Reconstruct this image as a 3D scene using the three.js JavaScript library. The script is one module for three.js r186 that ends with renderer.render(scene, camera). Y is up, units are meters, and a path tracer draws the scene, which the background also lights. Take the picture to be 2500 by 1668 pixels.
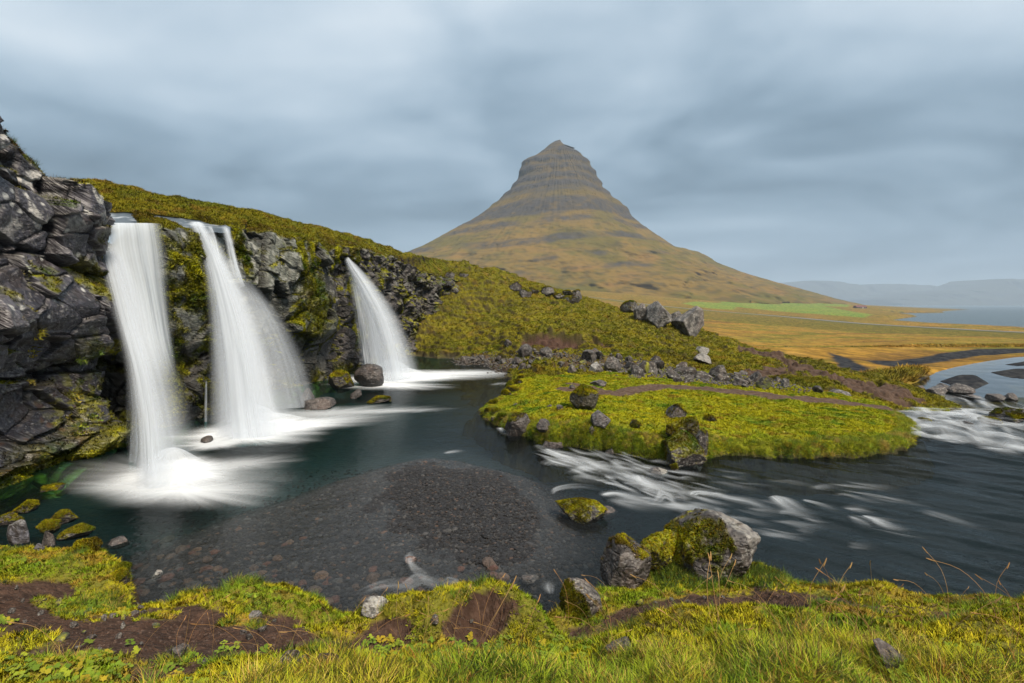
import * as THREE from 'three';
import { mergeGeometries, mergeVertices } from 'three/addons/utils/BufferGeometryUtils.js';

// ---------------------------------------------------------------- camera, sky, sun, exposure
const EYE = 3.5, F = 1300, CX = 1250, CY = 834, PITCH = THREE.MathUtils.degToRad(4);
const scene = new THREE.Scene();
const camera = new THREE.PerspectiveCamera(2 * Math.atan(CY / F) * 180 / Math.PI, 2500 / 1668, 0.1, 30000);
camera.position.set(0, EYE, 0);
camera.rotation.x = -PITCH;
const renderer = new THREE.WebGLRenderer({ antialias: true });
renderer.toneMapping = THREE.LinearToneMapping;
renderer.toneMappingExposure = 4.4;
renderer.shadowMap.enabled = true;
const SKY_GAIN = 1 / 4.4;                       // the sky's own brightness, before the exposure
const sun = new THREE.DirectionalLight(0xfff1dd, 1.5);
sun.position.set(60, 120, 75);                  // high, behind the camera's right shoulder, veiled by cloud
sun.shadow.radius = 40;
sun.castShadow = true;
sun.shadow.mapSize.set(4096, 4096);
Object.assign(sun.shadow.camera, { left: -60, right: 60, top: 60, bottom: -60, near: 1, far: 400 });
scene.add(sun, sun.target);
scene.fog = new THREE.FogExp2(0xbfd2e4, 0.00014);

// ---------------------------------------------------------------- random numbers and noise
function rng(seed) {
  let s = seed >>> 0;
  return () => { s = (s + 0x6d2b79f5) | 0; let t = Math.imul(s ^ (s >>> 15), 1 | s); t = (t + Math.imul(t ^ (t >>> 7), 61 | t)) ^ t; return ((t ^ (t >>> 14)) >>> 0) / 4294967296; };
}
const PERM = new Uint8Array(512);
{ const r = rng(77), a = [...Array(256).keys()]; for (let i = 255; i > 0; i--) { const j = Math.floor(r() * (i + 1)); [a[i], a[j]] = [a[j], a[i]]; } for (let i = 0; i < 512; i++) PERM[i] = a[i & 255]; }
function grad(h, x, y, z) { h &= 15; const u = h < 8 ? x : y, v = h < 4 ? y : h === 12 || h === 14 ? x : z; return ((h & 1) ? -u : u) + ((h & 2) ? -v : v); }
function perlin(x, y = 0, z = 0) {
  const xf = Math.floor(x), yf = Math.floor(y), zf = Math.floor(z), X = xf & 255, Y = yf & 255, Z = zf & 255;
  x -= xf; y -= yf; z -= zf;
  const u = x * x * x * (x * (x * 6 - 15) + 10), v = y * y * y * (y * (y * 6 - 15) + 10), w = z * z * z * (z * (z * 6 - 15) + 10);
  const A = PERM[X] + Y, AA = PERM[A] + Z, AB = PERM[A + 1] + Z, B = PERM[X + 1] + Y, BA = PERM[B] + Z, BB = PERM[B + 1] + Z;
  const l = (t, a, b) => a + t * (b - a);
  return l(w, l(v, l(u, grad(PERM[AA], x, y, z), grad(PERM[BA], x - 1, y, z)), l(u, grad(PERM[AB], x, y - 1, z), grad(PERM[BB], x - 1, y - 1, z))),
    l(v, l(u, grad(PERM[AA + 1], x, y, z - 1), grad(PERM[BA + 1], x - 1, y, z - 1)), l(u, grad(PERM[AB + 1], x, y - 1, z - 1), grad(PERM[BB + 1], x - 1, y - 1, z - 1))));
}
function fbm(x, y, z, n = 4) { let s = 0, a = 0.5; for (let i = 0; i < n; i++) { s += a * perlin(x, y, z); x = x * 2.03 + 7.1; y = y * 2.03 + 3.7; z = z * 2.03 + 1.3; a *= 0.5; } return s; }   // about -0.6 .. 0.6
function ridged(x, y, z, n = 3) { let s = 0, a = 0.5; for (let i = 0; i < n; i++) { s += a * (1 - Math.abs(perlin(x, y, z)) * 2); x = x * 2.1 + 5.3; y = y * 2.1 + 9.1; z = z * 2.1 + 2.9; a *= 0.5; } return s; }
const hash = (x, y, z, k) => PERM[PERM[PERM[(x & 255) + k & 255] + (y & 255) & 255] + (z & 255) & 255] / 255;
const W = { f1: 0, f2: 0, r: 0, s: 0, t: 0, dx: 0, dy: 0, dz: 0, id: 0 };
function worley(x, y, z) {                       // nearest and second nearest cell; r, s, t are the nearest cell's own numbers
  const xi = Math.floor(x), yi = Math.floor(y), zi = Math.floor(z);
  W.f1 = 9; W.f2 = 9;
  for (let i = -1; i < 2; i++) for (let j = -1; j < 2; j++) for (let k = -1; k < 2; k++) {
    const a = xi + i, b = yi + j, c = zi + k, dx = a + hash(a, b, c, 0) - x, dy = b + hash(a, b, c, 57) - y, dz = c + hash(a, b, c, 113) - z, d = dx * dx + dy * dy + dz * dz;
    if (d < W.f1) { W.f2 = W.f1; W.f1 = d; W.dx = -dx; W.dy = -dy; W.dz = -dz; W.r = hash(a, b, c, 171); W.s = hash(a, b, c, 211); W.t = hash(a, b, c, 31); } else if (d < W.f2) W.f2 = d;
  }
  W.f1 = Math.sqrt(W.f1); W.f2 = Math.sqrt(W.f2);
  return W;
}
const clamp = (x, a = 0, b = 1) => x < a ? a : x > b ? b : x;
const sstep = (a, b, x) => { const t = clamp((x - a) / (b - a)); return t * t * (3 - 2 * t); };
const lerp = (a, b, t) => a + (b - a) * t;
const mix3 = (a, b, t) => [lerp(a[0], b[0], t), lerp(a[1], b[1], t), lerp(a[2], b[2], t)];
function table(rows, x, k = 1) {                  // piecewise linear look-up in rows [x, value, ...]
  if (x <= rows[0][0]) return rows[0][k];
  for (let i = 1; i < rows.length; i++) if (x <= rows[i][0]) return lerp(rows[i - 1][k], rows[i][k], (x - rows[i - 1][0]) / (rows[i][0] - rows[i - 1][0]));
  return rows[rows.length - 1][k];
}

// ---------------------------------------------------------------- from a sight line to a point of the place
function sight(px, py) { const y = -(py - CY) / F, c = Math.cos(PITCH), s = Math.sin(PITCH); return [(px - CX) / F, y * c - s, -y * s - c]; }
function at(px, py, d) { const r = sight(px, py), t = d / -r[2]; return [r[0] * t, EYE + r[1] * t, -d]; }
function onY(px, py, y) { const r = sight(px, py), t = (y - EYE) / r[1]; return [r[0] * t, y, r[2] * t]; }
function hit(px, py, h, d0 = 1.2, d1 = 80) {       // first point of the ground h(x, z) along the sight line
  const r = sight(px, py); let last = d0;
  for (let d = d0; d < d1; d *= 1.01) { const t = d / -r[2]; if (EYE + r[1] * t < h(r[0] * t, -d)) { const m = (last + d) / 2, q = m / -r[2]; return [r[0] * q, h(r[0] * q, -m), -m]; } last = d; }
  const t = d1 / -r[2]; return [r[0] * t, EYE + r[1] * t, -d1];
}
function tps(pts, smooth = 0) {                    // thin plate through points [x, y, z]: returns y(x, z)
  const n = pts.length, N = n + 3, A = Array.from({ length: N }, () => new Float64Array(N + 1)), k = (r2) => r2 > 1e-12 ? 0.5 * r2 * Math.log(r2) : 0;
  for (let i = 0; i < n; i++) {
    for (let j = 0; j < n; j++) A[i][j] = k((pts[i][0] - pts[j][0]) ** 2 + (pts[i][2] - pts[j][2]) ** 2) + (i === j ? smooth : 0);
    A[i][n] = A[n][i] = 1; A[i][n + 1] = A[n + 1][i] = pts[i][0]; A[i][n + 2] = A[n + 2][i] = pts[i][2]; A[i][N] = pts[i][1];
  }
  for (let c = 0; c < N; c++) {
    let p = c; for (let r = c + 1; r < N; r++) if (Math.abs(A[r][c]) > Math.abs(A[p][c])) p = r;
    [A[c], A[p]] = [A[p], A[c]];
    for (let r = 0; r < N; r++) if (r !== c && A[r][c]) { const f = A[r][c] / A[c][c]; for (let q = c; q <= N; q++) A[r][q] -= f * A[c][q]; }
  }
  const w = A.map((row, i) => row[N] / row[i]);
  return (x, z) => { let s = w[n] + w[n + 1] * x + w[n + 2] * z; for (let i = 0; i < n; i++) { const dx = x - pts[i][0], dz = z - pts[i][2]; s += w[i] * k(dx * dx + dz * dz); } return s; };
}
const boxOf = new WeakMap();
function farFrom(list, x, z) {                     // distance to the box round a list of points, 0 when near it
  let b = boxOf.get(list);
  if (!b) { b = [1e9, -1e9, 1e9, -1e9]; for (const p of list) { b[0] = Math.min(b[0], p[0]); b[1] = Math.max(b[1], p[0]); b[2] = Math.min(b[2], p[2]); b[3] = Math.max(b[3], p[2]); } b.push(0.05 * Math.max(b[1] - b[0], b[3] - b[2]) + 3); boxOf.set(list, b); }
  const d = Math.max(b[0] - x, x - b[1], b[2] - z, z - b[3]);
  return d > b[4] ? d : 0;
}
function sdf(poly, x, z) {                         // distance to a polygon of [x, y, z] points, positive inside
  const away = farFrom(poly, x, z); if (away) return -away;
  let best = 1e9, inside = false;
  for (let i = 0, j = poly.length - 1; i < poly.length; j = i++) {
    const ax = poly[j][0], az = poly[j][2], ex = poly[i][0] - ax, ez = poly[i][2] - az, t = clamp(((x - ax) * ex + (z - az) * ez) / (ex * ex + ez * ez + 1e-12)), dx = x - ax - ex * t, dz = z - az - ez * t;
    best = Math.min(best, dx * dx + dz * dz);
    if ((poly[i][2] > z) !== (az > z) && x < (ex * (z - poly[i][2])) / ez + poly[i][0]) inside = !inside;
  }
  return (inside ? 1 : -1) * Math.sqrt(best);
}
function lineDist(line, x, z) {                    // distance to an open line of [x, y, z] points
  const away = farFrom(line, x, z); if (away) return away;
  let best = 1e9;
  for (let i = 1; i < line.length; i++) {
    const ax = line[i - 1][0], az = line[i - 1][2], ex = line[i][0] - ax, ez = line[i][2] - az, t = clamp(((x - ax) * ex + (z - az) * ez) / (ex * ex + ez * ez + 1e-12)), dx = x - ax - ex * t, dz = z - az - ez * t;
    best = Math.min(best, dx * dx + dz * dz);
  }
  return Math.sqrt(best);
}

// ---------------------------------------------------------------- meshes
const used = {};
function numbered(name) { const n = used[name] = (used[name] ?? -1) + 1; return n ? `${name}_${String(n).padStart(3, '0')}` : name; }
function tag(o, label, category, group) { o.userData.label = label; if (category) o.userData.category = category; if (group) o.userData.group = group; return o; }
function shadowed(o) { o.castShadow = o.receiveShadow = true; return o; }
function part(name, geo, mat, parent) { const m = shadowed(new THREE.Mesh(geo, mat)); m.name = name; parent.add(m); return m; }
function top(name, geo, mat) { const m = shadowed(new THREE.Mesh(geo, mat)); m.name = numbered(name); scene.add(m); return m; }
function group(name, x = 0, y = 0, z = 0) { const g = new THREE.Group(); g.name = numbered(name); g.position.set(x, y, z); scene.add(g); return g; }
function structure(o, label) { o.userData.kind = 'structure'; if (label) o.userData.label = label; return o; }
function stuff(o, label) { o.userData.kind = 'stuff'; if (label) o.userData.label = label; return o; }

// A sheet of nu x nv cells. pos(u, v) -> [x, y, z]; colour(p, n, u, v) -> [r, g, b, (alpha)] with an optional .m, how likely plants grow there.
function sheet(nu, nv, pos, colour, { uv, flip = false, alpha = false } = {}) {
  const P = new Float32Array((nu + 1) * (nv + 1) * 3), idx = new Uint32Array(nu * nv * 6), U = new Float32Array((nu + 1) * (nv + 1) * 2);
  for (let j = 0, k = 0; j <= nv; j++) for (let i = 0; i <= nu; i++, k++) { const p = pos(i / nu, j / nv); P[k * 3] = p[0]; P[k * 3 + 1] = p[1]; P[k * 3 + 2] = p[2]; const t = uv ? uv(p, i / nu, j / nv) : [p[0], p[2]]; U[k * 2] = t[0]; U[k * 2 + 1] = t[1]; }
  for (let j = 0, q = 0; j < nv; j++) for (let i = 0; i < nu; i++) { const a = j * (nu + 1) + i, b = a + 1, c = a + nu + 1, d = c + 1; idx.set(flip ? [a, c, b, b, c, d] : [a, b, c, b, d, c], q); q += 6; }
  const g = new THREE.BufferGeometry();
  g.setAttribute('position', new THREE.BufferAttribute(P, 3)); g.setAttribute('uv', new THREE.BufferAttribute(U, 2)); g.setIndex(new THREE.BufferAttribute(idx, 1));
  g.computeVertexNormals();
  if (colour) {
    const N = g.attributes.normal.array, s = alpha ? 4 : 3, C = new Float32Array((nu + 1) * (nv + 1) * s), M = new Float32Array((nu + 1) * (nv + 1));
    for (let j = 0, k = 0; j <= nv; j++) for (let i = 0; i <= nu; i++, k++) {
      const c = colour([P[k * 3], P[k * 3 + 1], P[k * 3 + 2]], [N[k * 3], N[k * 3 + 1], N[k * 3 + 2]], i / nu, j / nv);
      for (let e = 0; e < s; e++) C[k * s + e] = Math.max(0, c[e]);
      M[k] = c.m ?? 0;
    }
    g.setAttribute('color', new THREE.BufferAttribute(C, s)); g.userData.mask = M;
  }
  return g;
}
// Random points on a mesh, more where mask x weight is high: [{p, n, c}]
function sprinkle(geo, count, seed, weight) {
  const P = geo.attributes.position.array, N = geo.attributes.normal.array, C = geo.attributes.color?.array, I = geo.index.array, M = geo.userData.mask, r = rng(seed), acc = new Float64Array(I.length / 3);
  const cs = geo.attributes.color?.itemSize ?? 3;
  let sum = 0;
  for (let t = 0; t < acc.length; t++) {
    const a = I[t * 3], b = I[t * 3 + 1], c = I[t * 3 + 2], m = M ? (M[a] + M[b] + M[c]) / 3 : 1;
    if (m > 0.02) {
      const ux = P[b * 3] - P[a * 3], uy = P[b * 3 + 1] - P[a * 3 + 1], uz = P[b * 3 + 2] - P[a * 3 + 2], vx = P[c * 3] - P[a * 3], vy = P[c * 3 + 1] - P[a * 3 + 1], vz = P[c * 3 + 2] - P[a * 3 + 2];
      sum += Math.hypot(uy * vz - uz * vy, uz * vx - ux * vz, ux * vy - uy * vx) * m * (weight ? weight(P[a * 3], P[a * 3 + 1], P[a * 3 + 2]) : 1);
    }
    acc[t] = sum;
  }
  const out = [];
  if (!sum) return out;
  for (let i = 0; i < count; i++) {
    const x = r() * sum; let lo = 0, hi = acc.length - 1; while (lo < hi) { const m = (lo + hi) >> 1; if (acc[m] < x) lo = m + 1; else hi = m; }
    let a = r(), b = r(); if (a + b > 1) { a = 1 - a; b = 1 - b; }
    const q = [I[lo * 3], I[lo * 3 + 1], I[lo * 3 + 2]], w = [1 - a - b, a, b], p = [0, 0, 0], n = [0, 0, 0], c = [0, 0, 0];
    for (let k = 0; k < 3; k++) for (let e = 0; e < 3; e++) { p[e] += P[q[k] * 3 + e] * w[k]; n[e] += N[q[k] * 3 + e] * w[k]; if (C) c[e] += C[q[k] * cs + e] * w[k]; }
    out.push({ p, n, c });
  }
  return out;
}
// One InstancedMesh of copies [{p, n, s, lean, c, spin}]
const UP = new THREE.Vector3(0, 1, 0);
function scatter(name, geo, mat, list, parent) {
  const m = new THREE.InstancedMesh(geo, mat, list.length), M = new THREE.Matrix4(), q = new THREE.Quaternion(), t = new THREE.Quaternion(), d = new THREE.Vector3(), s = new THREE.Vector3(), p = new THREE.Vector3(), c = new THREE.Color();
  list.forEach((o, i) => {
    q.setFromUnitVectors(UP, d.set(...(o.n ?? [0, 1, 0])).normalize()).multiply(t.setFromAxisAngle(UP, o.spin ?? 0));
    M.compose(p.set(...o.p), q, Array.isArray(o.s) ? s.set(...o.s) : s.setScalar(o.s ?? 1));
    m.setMatrixAt(i, M); m.setColorAt(i, c.setRGB(...(o.c ?? [1, 1, 1])));
  });
  m.name = name; shadowed(m); parent.add(m);
  return m;
}
// ---------------------------------------------------------------- overcast sky
{
  const SW = 1024, SH = 512, data = new Float32Array(SW * SH * 4);
  const blob = (az, el, a, e, wa, we) => Math.exp(-(((az - a) / wa) ** 2) - (((el - e) / we) ** 2));
  for (let j = 0; j < SH; j++) {
    const el = ((j + 0.5) / SH - 0.5) * 180, y = Math.sin(el * Math.PI / 180);
    for (let i = 0; i < SW; i++) {
      const th = ((i + 0.5) / SW - 0.5) * 2 * Math.PI, ce = Math.cos(el * Math.PI / 180), x = Math.cos(th) * ce, z = Math.sin(th) * ce;
      let az = Math.atan2(x, -z) * 180 / Math.PI;
      const yy = Math.max(y, 0) + 0.16, cx = x / yy, cz = z / yy, up = sstep(-2, 12, el);
      const w = fbm(cx * 0.5 + 3, cz * 0.5, 5, 3) * 1.6;
      const n = fbm(cx * 0.65 + w * 0.6, cz * 0.8 + w * 0.4, 2.2, 6), big = fbm(cx * 0.22 + 8, cz * 0.3, 9.1, 3), wisps = fbm(cx * 1.6 + w * 2, cz * 2.4, 4.4, 4);
      let L = 0.37 + 0.37 * sstep(5, 38, el) + 0.26 * sstep(34, 90, el);          // an overcast sky brightens overhead
      L += (n * 0.72 + big * 0.52 + wisps * 0.17 + fbm(cx * 3.4 + w * 2, cz * 3.8, 7.7, 4) * 0.12) * (0.35 + 0.65 * up) * (0.5 + L * 0.7);
      L += 0.14 * blob(az, el, -38, 20, 16, 6) + 0.16 * blob(az, el, 2, 30, 30, 9) - 0.13 * blob(az, el, -22, 11, 24, 7) - 0.11 * blob(az, el, 24, 14, 20, 7) + 0.10 * blob(az, el, 24, 6, 12, 3) + 0.14 * blob(az, el, 42, 22, 10, 9) + 0.06 * blob(az, el, -14, 2, 8, 3);
      L = Math.max(0.15, L);
      const g = clamp((L - 0.2) / 0.6), c = mix3([0.62, 0.98, 1.33], [0.88, 1.0, 1.11], g);
      const k = (j * SW + i) * 4;
      for (let e = 0; e < 3; e++) data[k + e] = L * c[e] * SKY_GAIN;
      data[k + 3] = 1;
      if (el < 0) { data[k] = 0.16 * SKY_GAIN; data[k + 1] = 0.17 * SKY_GAIN; data[k + 2] = 0.16 * SKY_GAIN; }
    }
  }
  const t = new THREE.DataTexture(data, SW, SH, THREE.RGBAFormat, THREE.FloatType);
  t.mapping = THREE.EquirectangularReflectionMapping; t.magFilter = t.minFilter = THREE.LinearFilter; t.needsUpdate = true;
  scene.background = t; scene.environment = t;
}
// ---------------------------------------------------------------- surfaces
function noiseTexture(size, fn) {
  const d = new Uint8Array(size * size * 4);
  for (let j = 0; j < size; j++) for (let i = 0; i < size; i++) { const v = fn(i / size, j / size), c = Array.isArray(v) ? v : [v, v, v]; for (let e = 0; e < 3; e++) d[(j * size + i) * 4 + e] = 255 * clamp(c[e]); d[(j * size + i) * 4 + 3] = 255; }
  const t = new THREE.DataTexture(d, size, size, THREE.RGBAFormat); t.wrapS = t.wrapT = THREE.RepeatWrapping; t.magFilter = THREE.LinearFilter; t.minFilter = THREE.LinearFilter; t.needsUpdate = true; return t;
}
// noise that wraps round: four shifted copies blended
const wrapped = (fn) => (u, v) => { const a = sstep(0, 1, u), b = sstep(0, 1, v); return lerp(lerp(fn(u, v), fn(u - 1, v), a), lerp(fn(u, v - 1), fn(u - 1, v - 1), a), b); };
const grainTex = noiseTexture(512, wrapped((u, v) => 0.5 + 0.9 * fbm(u * 24, v * 24, 3.3, 5)));
const rockTex = noiseTexture(512, wrapped((u, v) => 0.5 + 0.75 * fbm(u * 12, v * 17, 8.1, 6) - 0.35 * sstep(0.07, 0.0, Math.abs(perlin(u * 7 + perlin(u * 20, v * 20, 3) * 0.4, v * 9, 5.5)))));
const mat = (o) => new THREE.MeshPhysicalMaterial({ vertexColors: true, roughness: 0.95, ...o });
const bump = (t, rep, scale) => { const c = t.clone(); c.repeat.set(rep, rep); c.needsUpdate = true; return { bumpMap: c, bumpScale: scale }; };
const M = {
  far: mat({ roughness: 1, specularIntensity: 0.1 }),
  mountain: mat({ roughness: 1, specularIntensity: 0.1 }),
  turf: mat({ roughness: 0.95, specularIntensity: 0.2, ...bump(grainTex, 0.9, 0.03) }),
  soil: mat({ roughness: 0.9, specularIntensity: 0.35, ...bump(grainTex, 1.4, 0.035) }),
  rock: mat({ roughness: 0.62, ...bump(rockTex, 0.7, 0.09) }),
  wetRock: mat({ roughness: 0.42, ...bump(rockTex, 0.9, 0.05) }),
  boulder: mat({ roughness: 0.62, ...bump(rockTex, 0.8, 0.03) }),
  rubble: mat({ roughness: 0.8, flatShading: true }),
  soilGrain: mat({ roughness: 0.95, flatShading: true }),
  bed: mat({ roughness: 0.6, ...bump(rockTex, 0.5, 0.05) }),
  plain: new THREE.MeshStandardMaterial({ roughness: 0.9 }),
};

// ---------------------------------------------------------------- the far plain, the sea, the road and the fields
const SEA = -11.6;
const plainPts = [
  [1500, 734, 520], [1585, 745, 500], [1704, 757, 470], [1883, 772, 430], [2096, 791, 350], [2308, 804, 290], [2500, 814, 245], [2800, 828, 200],
  [1720, 800, 230], [1800, 830, 150], [1900, 862, 100], [2000, 872, 82], [2200, 868, 78], [2500, 860, 76], [2000, 832, 165], [2300, 832, 150], [2500, 838, 140], [1700, 790, 290], [1650, 772, 360], [2800, 870, 70],
  [2000, 905, 60], [2250, 908, 49], [2330, 890, 62], [1500, 800, 130], [1400, 790, 120], [2150, 900, 55], [2150, 925, 44], [2420, 880, 66],
  [1700, 735, 760], [1900, 745, 820], [1900, 760, 580], [2100, 766, 560], [2250, 768, 700], [2100, 747, 1000], [2240, 758, 1000], [2300, 772, 640], [2400, 785, 470], [2500, 794, 400], [2350, 764, 1100], [2600, 770, 900], [1500, 715, 800],
].map(([px, py, d]) => { const p = at(px, py, d); return [p[0] / d * 6, p[1], Math.log(d) * 3]; });
const plainT = tps(plainPts, 0.02);
const plainH = (x, z) => { const d = Math.max(8, -z); return Math.max(plainT(x / d * 6, Math.log(d) * 3), -16); };
const P2 = (list) => list.map(([px, py]) => hit(px, py, plainH, 30, 2000));
const roadLine = [[1380, 722], [1440, 728], [1500, 734], [1585, 745], [1704, 757], [1883, 772], [2096, 791], [2308, 804], [2500, 814], [2700, 824]].map(([px, py], i) => { const d = [545, 532, 520, 500, 470, 430, 350, 290, 245, 215][i], p = at(px, py, d); return p; });
const field1 = P2([[1665, 741], [1700, 736], [1780, 742], [1800, 748], [1790, 757], [1730, 753]]);
const field2 = P2([[1755, 730], [1800, 727], [1870, 733], [1960, 741], [2040, 753], [2130, 768], [2110, 776], [2060, 772], [1900, 760], [1800, 749], [1760, 740]]);
const field3 = P2([[1832, 728], [1900, 730], [2000, 738], [2080, 744], [2070, 750], [1990, 747], [1900, 741]]);
let plainGeo;
const RIVER_LOW = -3.2;                          // the lower river beyond the rapids
const lowRiver = [[2190, 965], [2210, 945], [2260, 928], [2300, 910], [2350, 897], [2420, 884], [2500, 872], [2700, 868], [3400, 900], [3400, 1030], [2500, 1030], [2200, 1005]].map(([px, py]) => onY(px, py, RIVER_LOW));
const riverBars = [[[2270, 930], [2320, 914], [2400, 915], [2440, 938], [2405, 955], [2370, 962], [2330, 950]], [[2395, 908], [2450, 900], [2560, 898], [2600, 930], [2500, 926], [2440, 921]], [[2430, 890], [2480, 882], [2560, 880], [2600, 890], [2500, 895]]].map((l) => l.map(([px, py]) => onY(px, py, RIVER_LOW)));
const roadVerge = [[1500, 734], [1704, 757], [1883, 772], [2096, 791], [2308, 804], [2500, 814], [2700, 824], [2700, 836], [2500, 828], [2308, 818], [2096, 810], [1883, 793], [1704, 777], [1560, 757]].map(([px, py], i) => i < 7 ? at(px, py, [520, 470, 430, 350, 290, 245, 215][i]) : hit(px, py, plainH, 30, 2000));
const blackBars = [P2([[2022, 874], [2060, 880], [2110, 893], [2142, 914], [2120, 918], [2075, 908], [2045, 896]]), P2([[2110, 884], [2180, 882], [2240, 876], [2300, 866], [2390, 857], [2500, 853], [2700, 850], [2700, 858], [2500, 861], [2390, 868], [2320, 880], [2250, 889], [2220, 902], [2190, 897], [2150, 890]])];
{
  const sea1 = P2([[2120, 752], [2180, 762], [2230, 768], [2160, 772], [2170, 780], [2260, 787], [2380, 792], [2500, 798], [2700, 808], [3600, 830], [3600, 752]]);
  const g = sheet(620, 420, (u, v) => {
    const px = lerp(1250, 3300, u), d = 34 * Math.pow(1500 / 34, v), x = (px - CX) / F * d;
    let y = plainH(x, -d) + fbm(x * 0.08, 1, d * 0.08, 4) * 0.35 * sstep(40, 120, d) + fbm(x * 0.5, 4, d * 0.5, 3) * 0.12;
    const s = sdf(sea1, x, -d); y = lerp(y, Math.min(y, SEA - 1), sstep(-4, 10, s));
    for (const b of blackBars) y -= 0.15 * sstep(-0.6, 2.0, sdf(b, x, -d));
    if (d < 90) { const s2 = sdf(lowRiver, x, -d); y = lerp(y, RIVER_LOW - 0.7, sstep(-1.2, 1.0, s2)); for (const b of riverBars) y = Math.max(y, RIVER_LOW - 0.5 + 0.62 * sstep(-0.8, 1.2, sdf(b, x, -d))); }
    y -= 9 * sstep(160, 110, d) * sstep(1720, 1500, px);
    y -= 0.5 * sstep(9, 3, lineDist(roadLine, x, -d)) * sstep(700, 300, d) * 0.2;
    return [x, y, -d];
  }, (p, n) => {
    const [x, y, z] = p, d = -z, a = fbm(x * 0.03, 2, z * 0.03, 5), b = fbm(x * 0.25, 5, z * 0.25, 4), f = fbm(x * 1.3, 5, z * 1.3, 3);
    let c = mix3([0.30, 0.165, 0.030], [0.225, 0.165, 0.028], sstep(-0.2, 0.25, a + b * 0.4));
    c = mix3(c, [0.36, 0.20, 0.055], 0.7 * sstep(0.05, 0.35, b + f * 0.5)); c = mix3(c, [0.17, 0.095, 0.028], 0.7 * sstep(0.02, 0.3, fbm(x * 0.12, 17, z * 0.06, 4) + f * 0.3)); c = mix3(c, [0.085, 0.075, 0.018], 0.5 * sstep(0.1, 0.35, fbm(x * 0.5, 19, z * 0.25, 3)));
    c = mix3(c, [0.11, 0.062, 0.022], 0.75 * sstep(0.12, 0.3, fbm(x * 0.02 + 9, 7, z * 0.05, 4) + b * 0.3));
    c = mix3(c, [0.13, 0.125, 0.018], 0.8 * sstep(0.02, 0.22, fbm(x * 0.045 + 31, 3, z * 0.06, 4)));
    const rd = lineDist(roadLine, x, z), below = sdf(roadVerge, x, z);
    c = mix3(c, mix3([0.095, 0.088, 0.014], [0.16, 0.125, 0.025], sstep(-0.2, 0.3, b)), sstep(-6, 6, below) * 0.85);
    if (d > 330) c = mix3(c, mix3([0.20, 0.13, 0.035], [0.15, 0.115, 0.022], sstep(-0.2, 0.2, a)), sstep(330, 420, d) * 0.6);
    if (d > 280) {
      const ff = Math.max(sdf(field1, x, z), sdf(field2, x, z), sdf(field3, x, z));
      c = mix3(c, mix3([0.13, 0.205, 0.035], [0.21, 0.225, 0.045], sstep(-0.25, 0.3, a * 0.9 + b * 0.7 + f * 0.3)), sstep(-3, 3, ff));
    }
    for (const q of blackBars) c = mix3(c, mix3([0.020, 0.021, 0.026], [0.04, 0.04, 0.045], sstep(-0.2, 0.2, f)), sstep(-0.5, 0.4, sdf(q, x, z) + b * 0.8));
    for (const q of riverBars) c = mix3(c, mix3([0.018, 0.019, 0.023], [0.04, 0.04, 0.044], sstep(-0.2, 0.2, f)), sstep(-1.4, -0.6, sdf(q, x, z)));
    if (d < 170 && y > RIVER_LOW + 0.4) c = mix3(c, mix3([0.15, 0.125, 0.016], [0.095, 0.095, 0.014], sstep(-0.2, 0.2, b)), sstep(170, 95, d) * 0.85 * sstep(1.5, -0.5, Math.max(...blackBars.map((q) => sdf(q, x, z)), ...riverBars.map((q) => sdf(q, x, z)))));
    c = mix3(c, [0.03, 0.028, 0.026], sstep(0.25, -0.35, y - SEA) * sstep(250, 300, d));
    const g2 = fbm(x * 0.7, 23, z * 0.16, 4), dry = mix3([0.52, 0.54, 0.56], [1.0, 1.0, 0.9], sstep(-0.28, 0.3, f * 0.6 + b * 0.3 + g2)), o = [c[0] * dry[0], c[1] * dry[1], c[2] * dry[2]]; o.m = (d < 140 ? 1 : 0.3) * (d > 100 || (y > RIVER_LOW + 0.3 && Math.max(...blackBars.map((q) => sdf(q, x, z))) < 0) ? 1 : 0); return o;
  });
  structure(top('plain', g, M.far), 'flat golden grass plain between the hillside and the sea');
  plainGeo = g;
}

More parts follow.
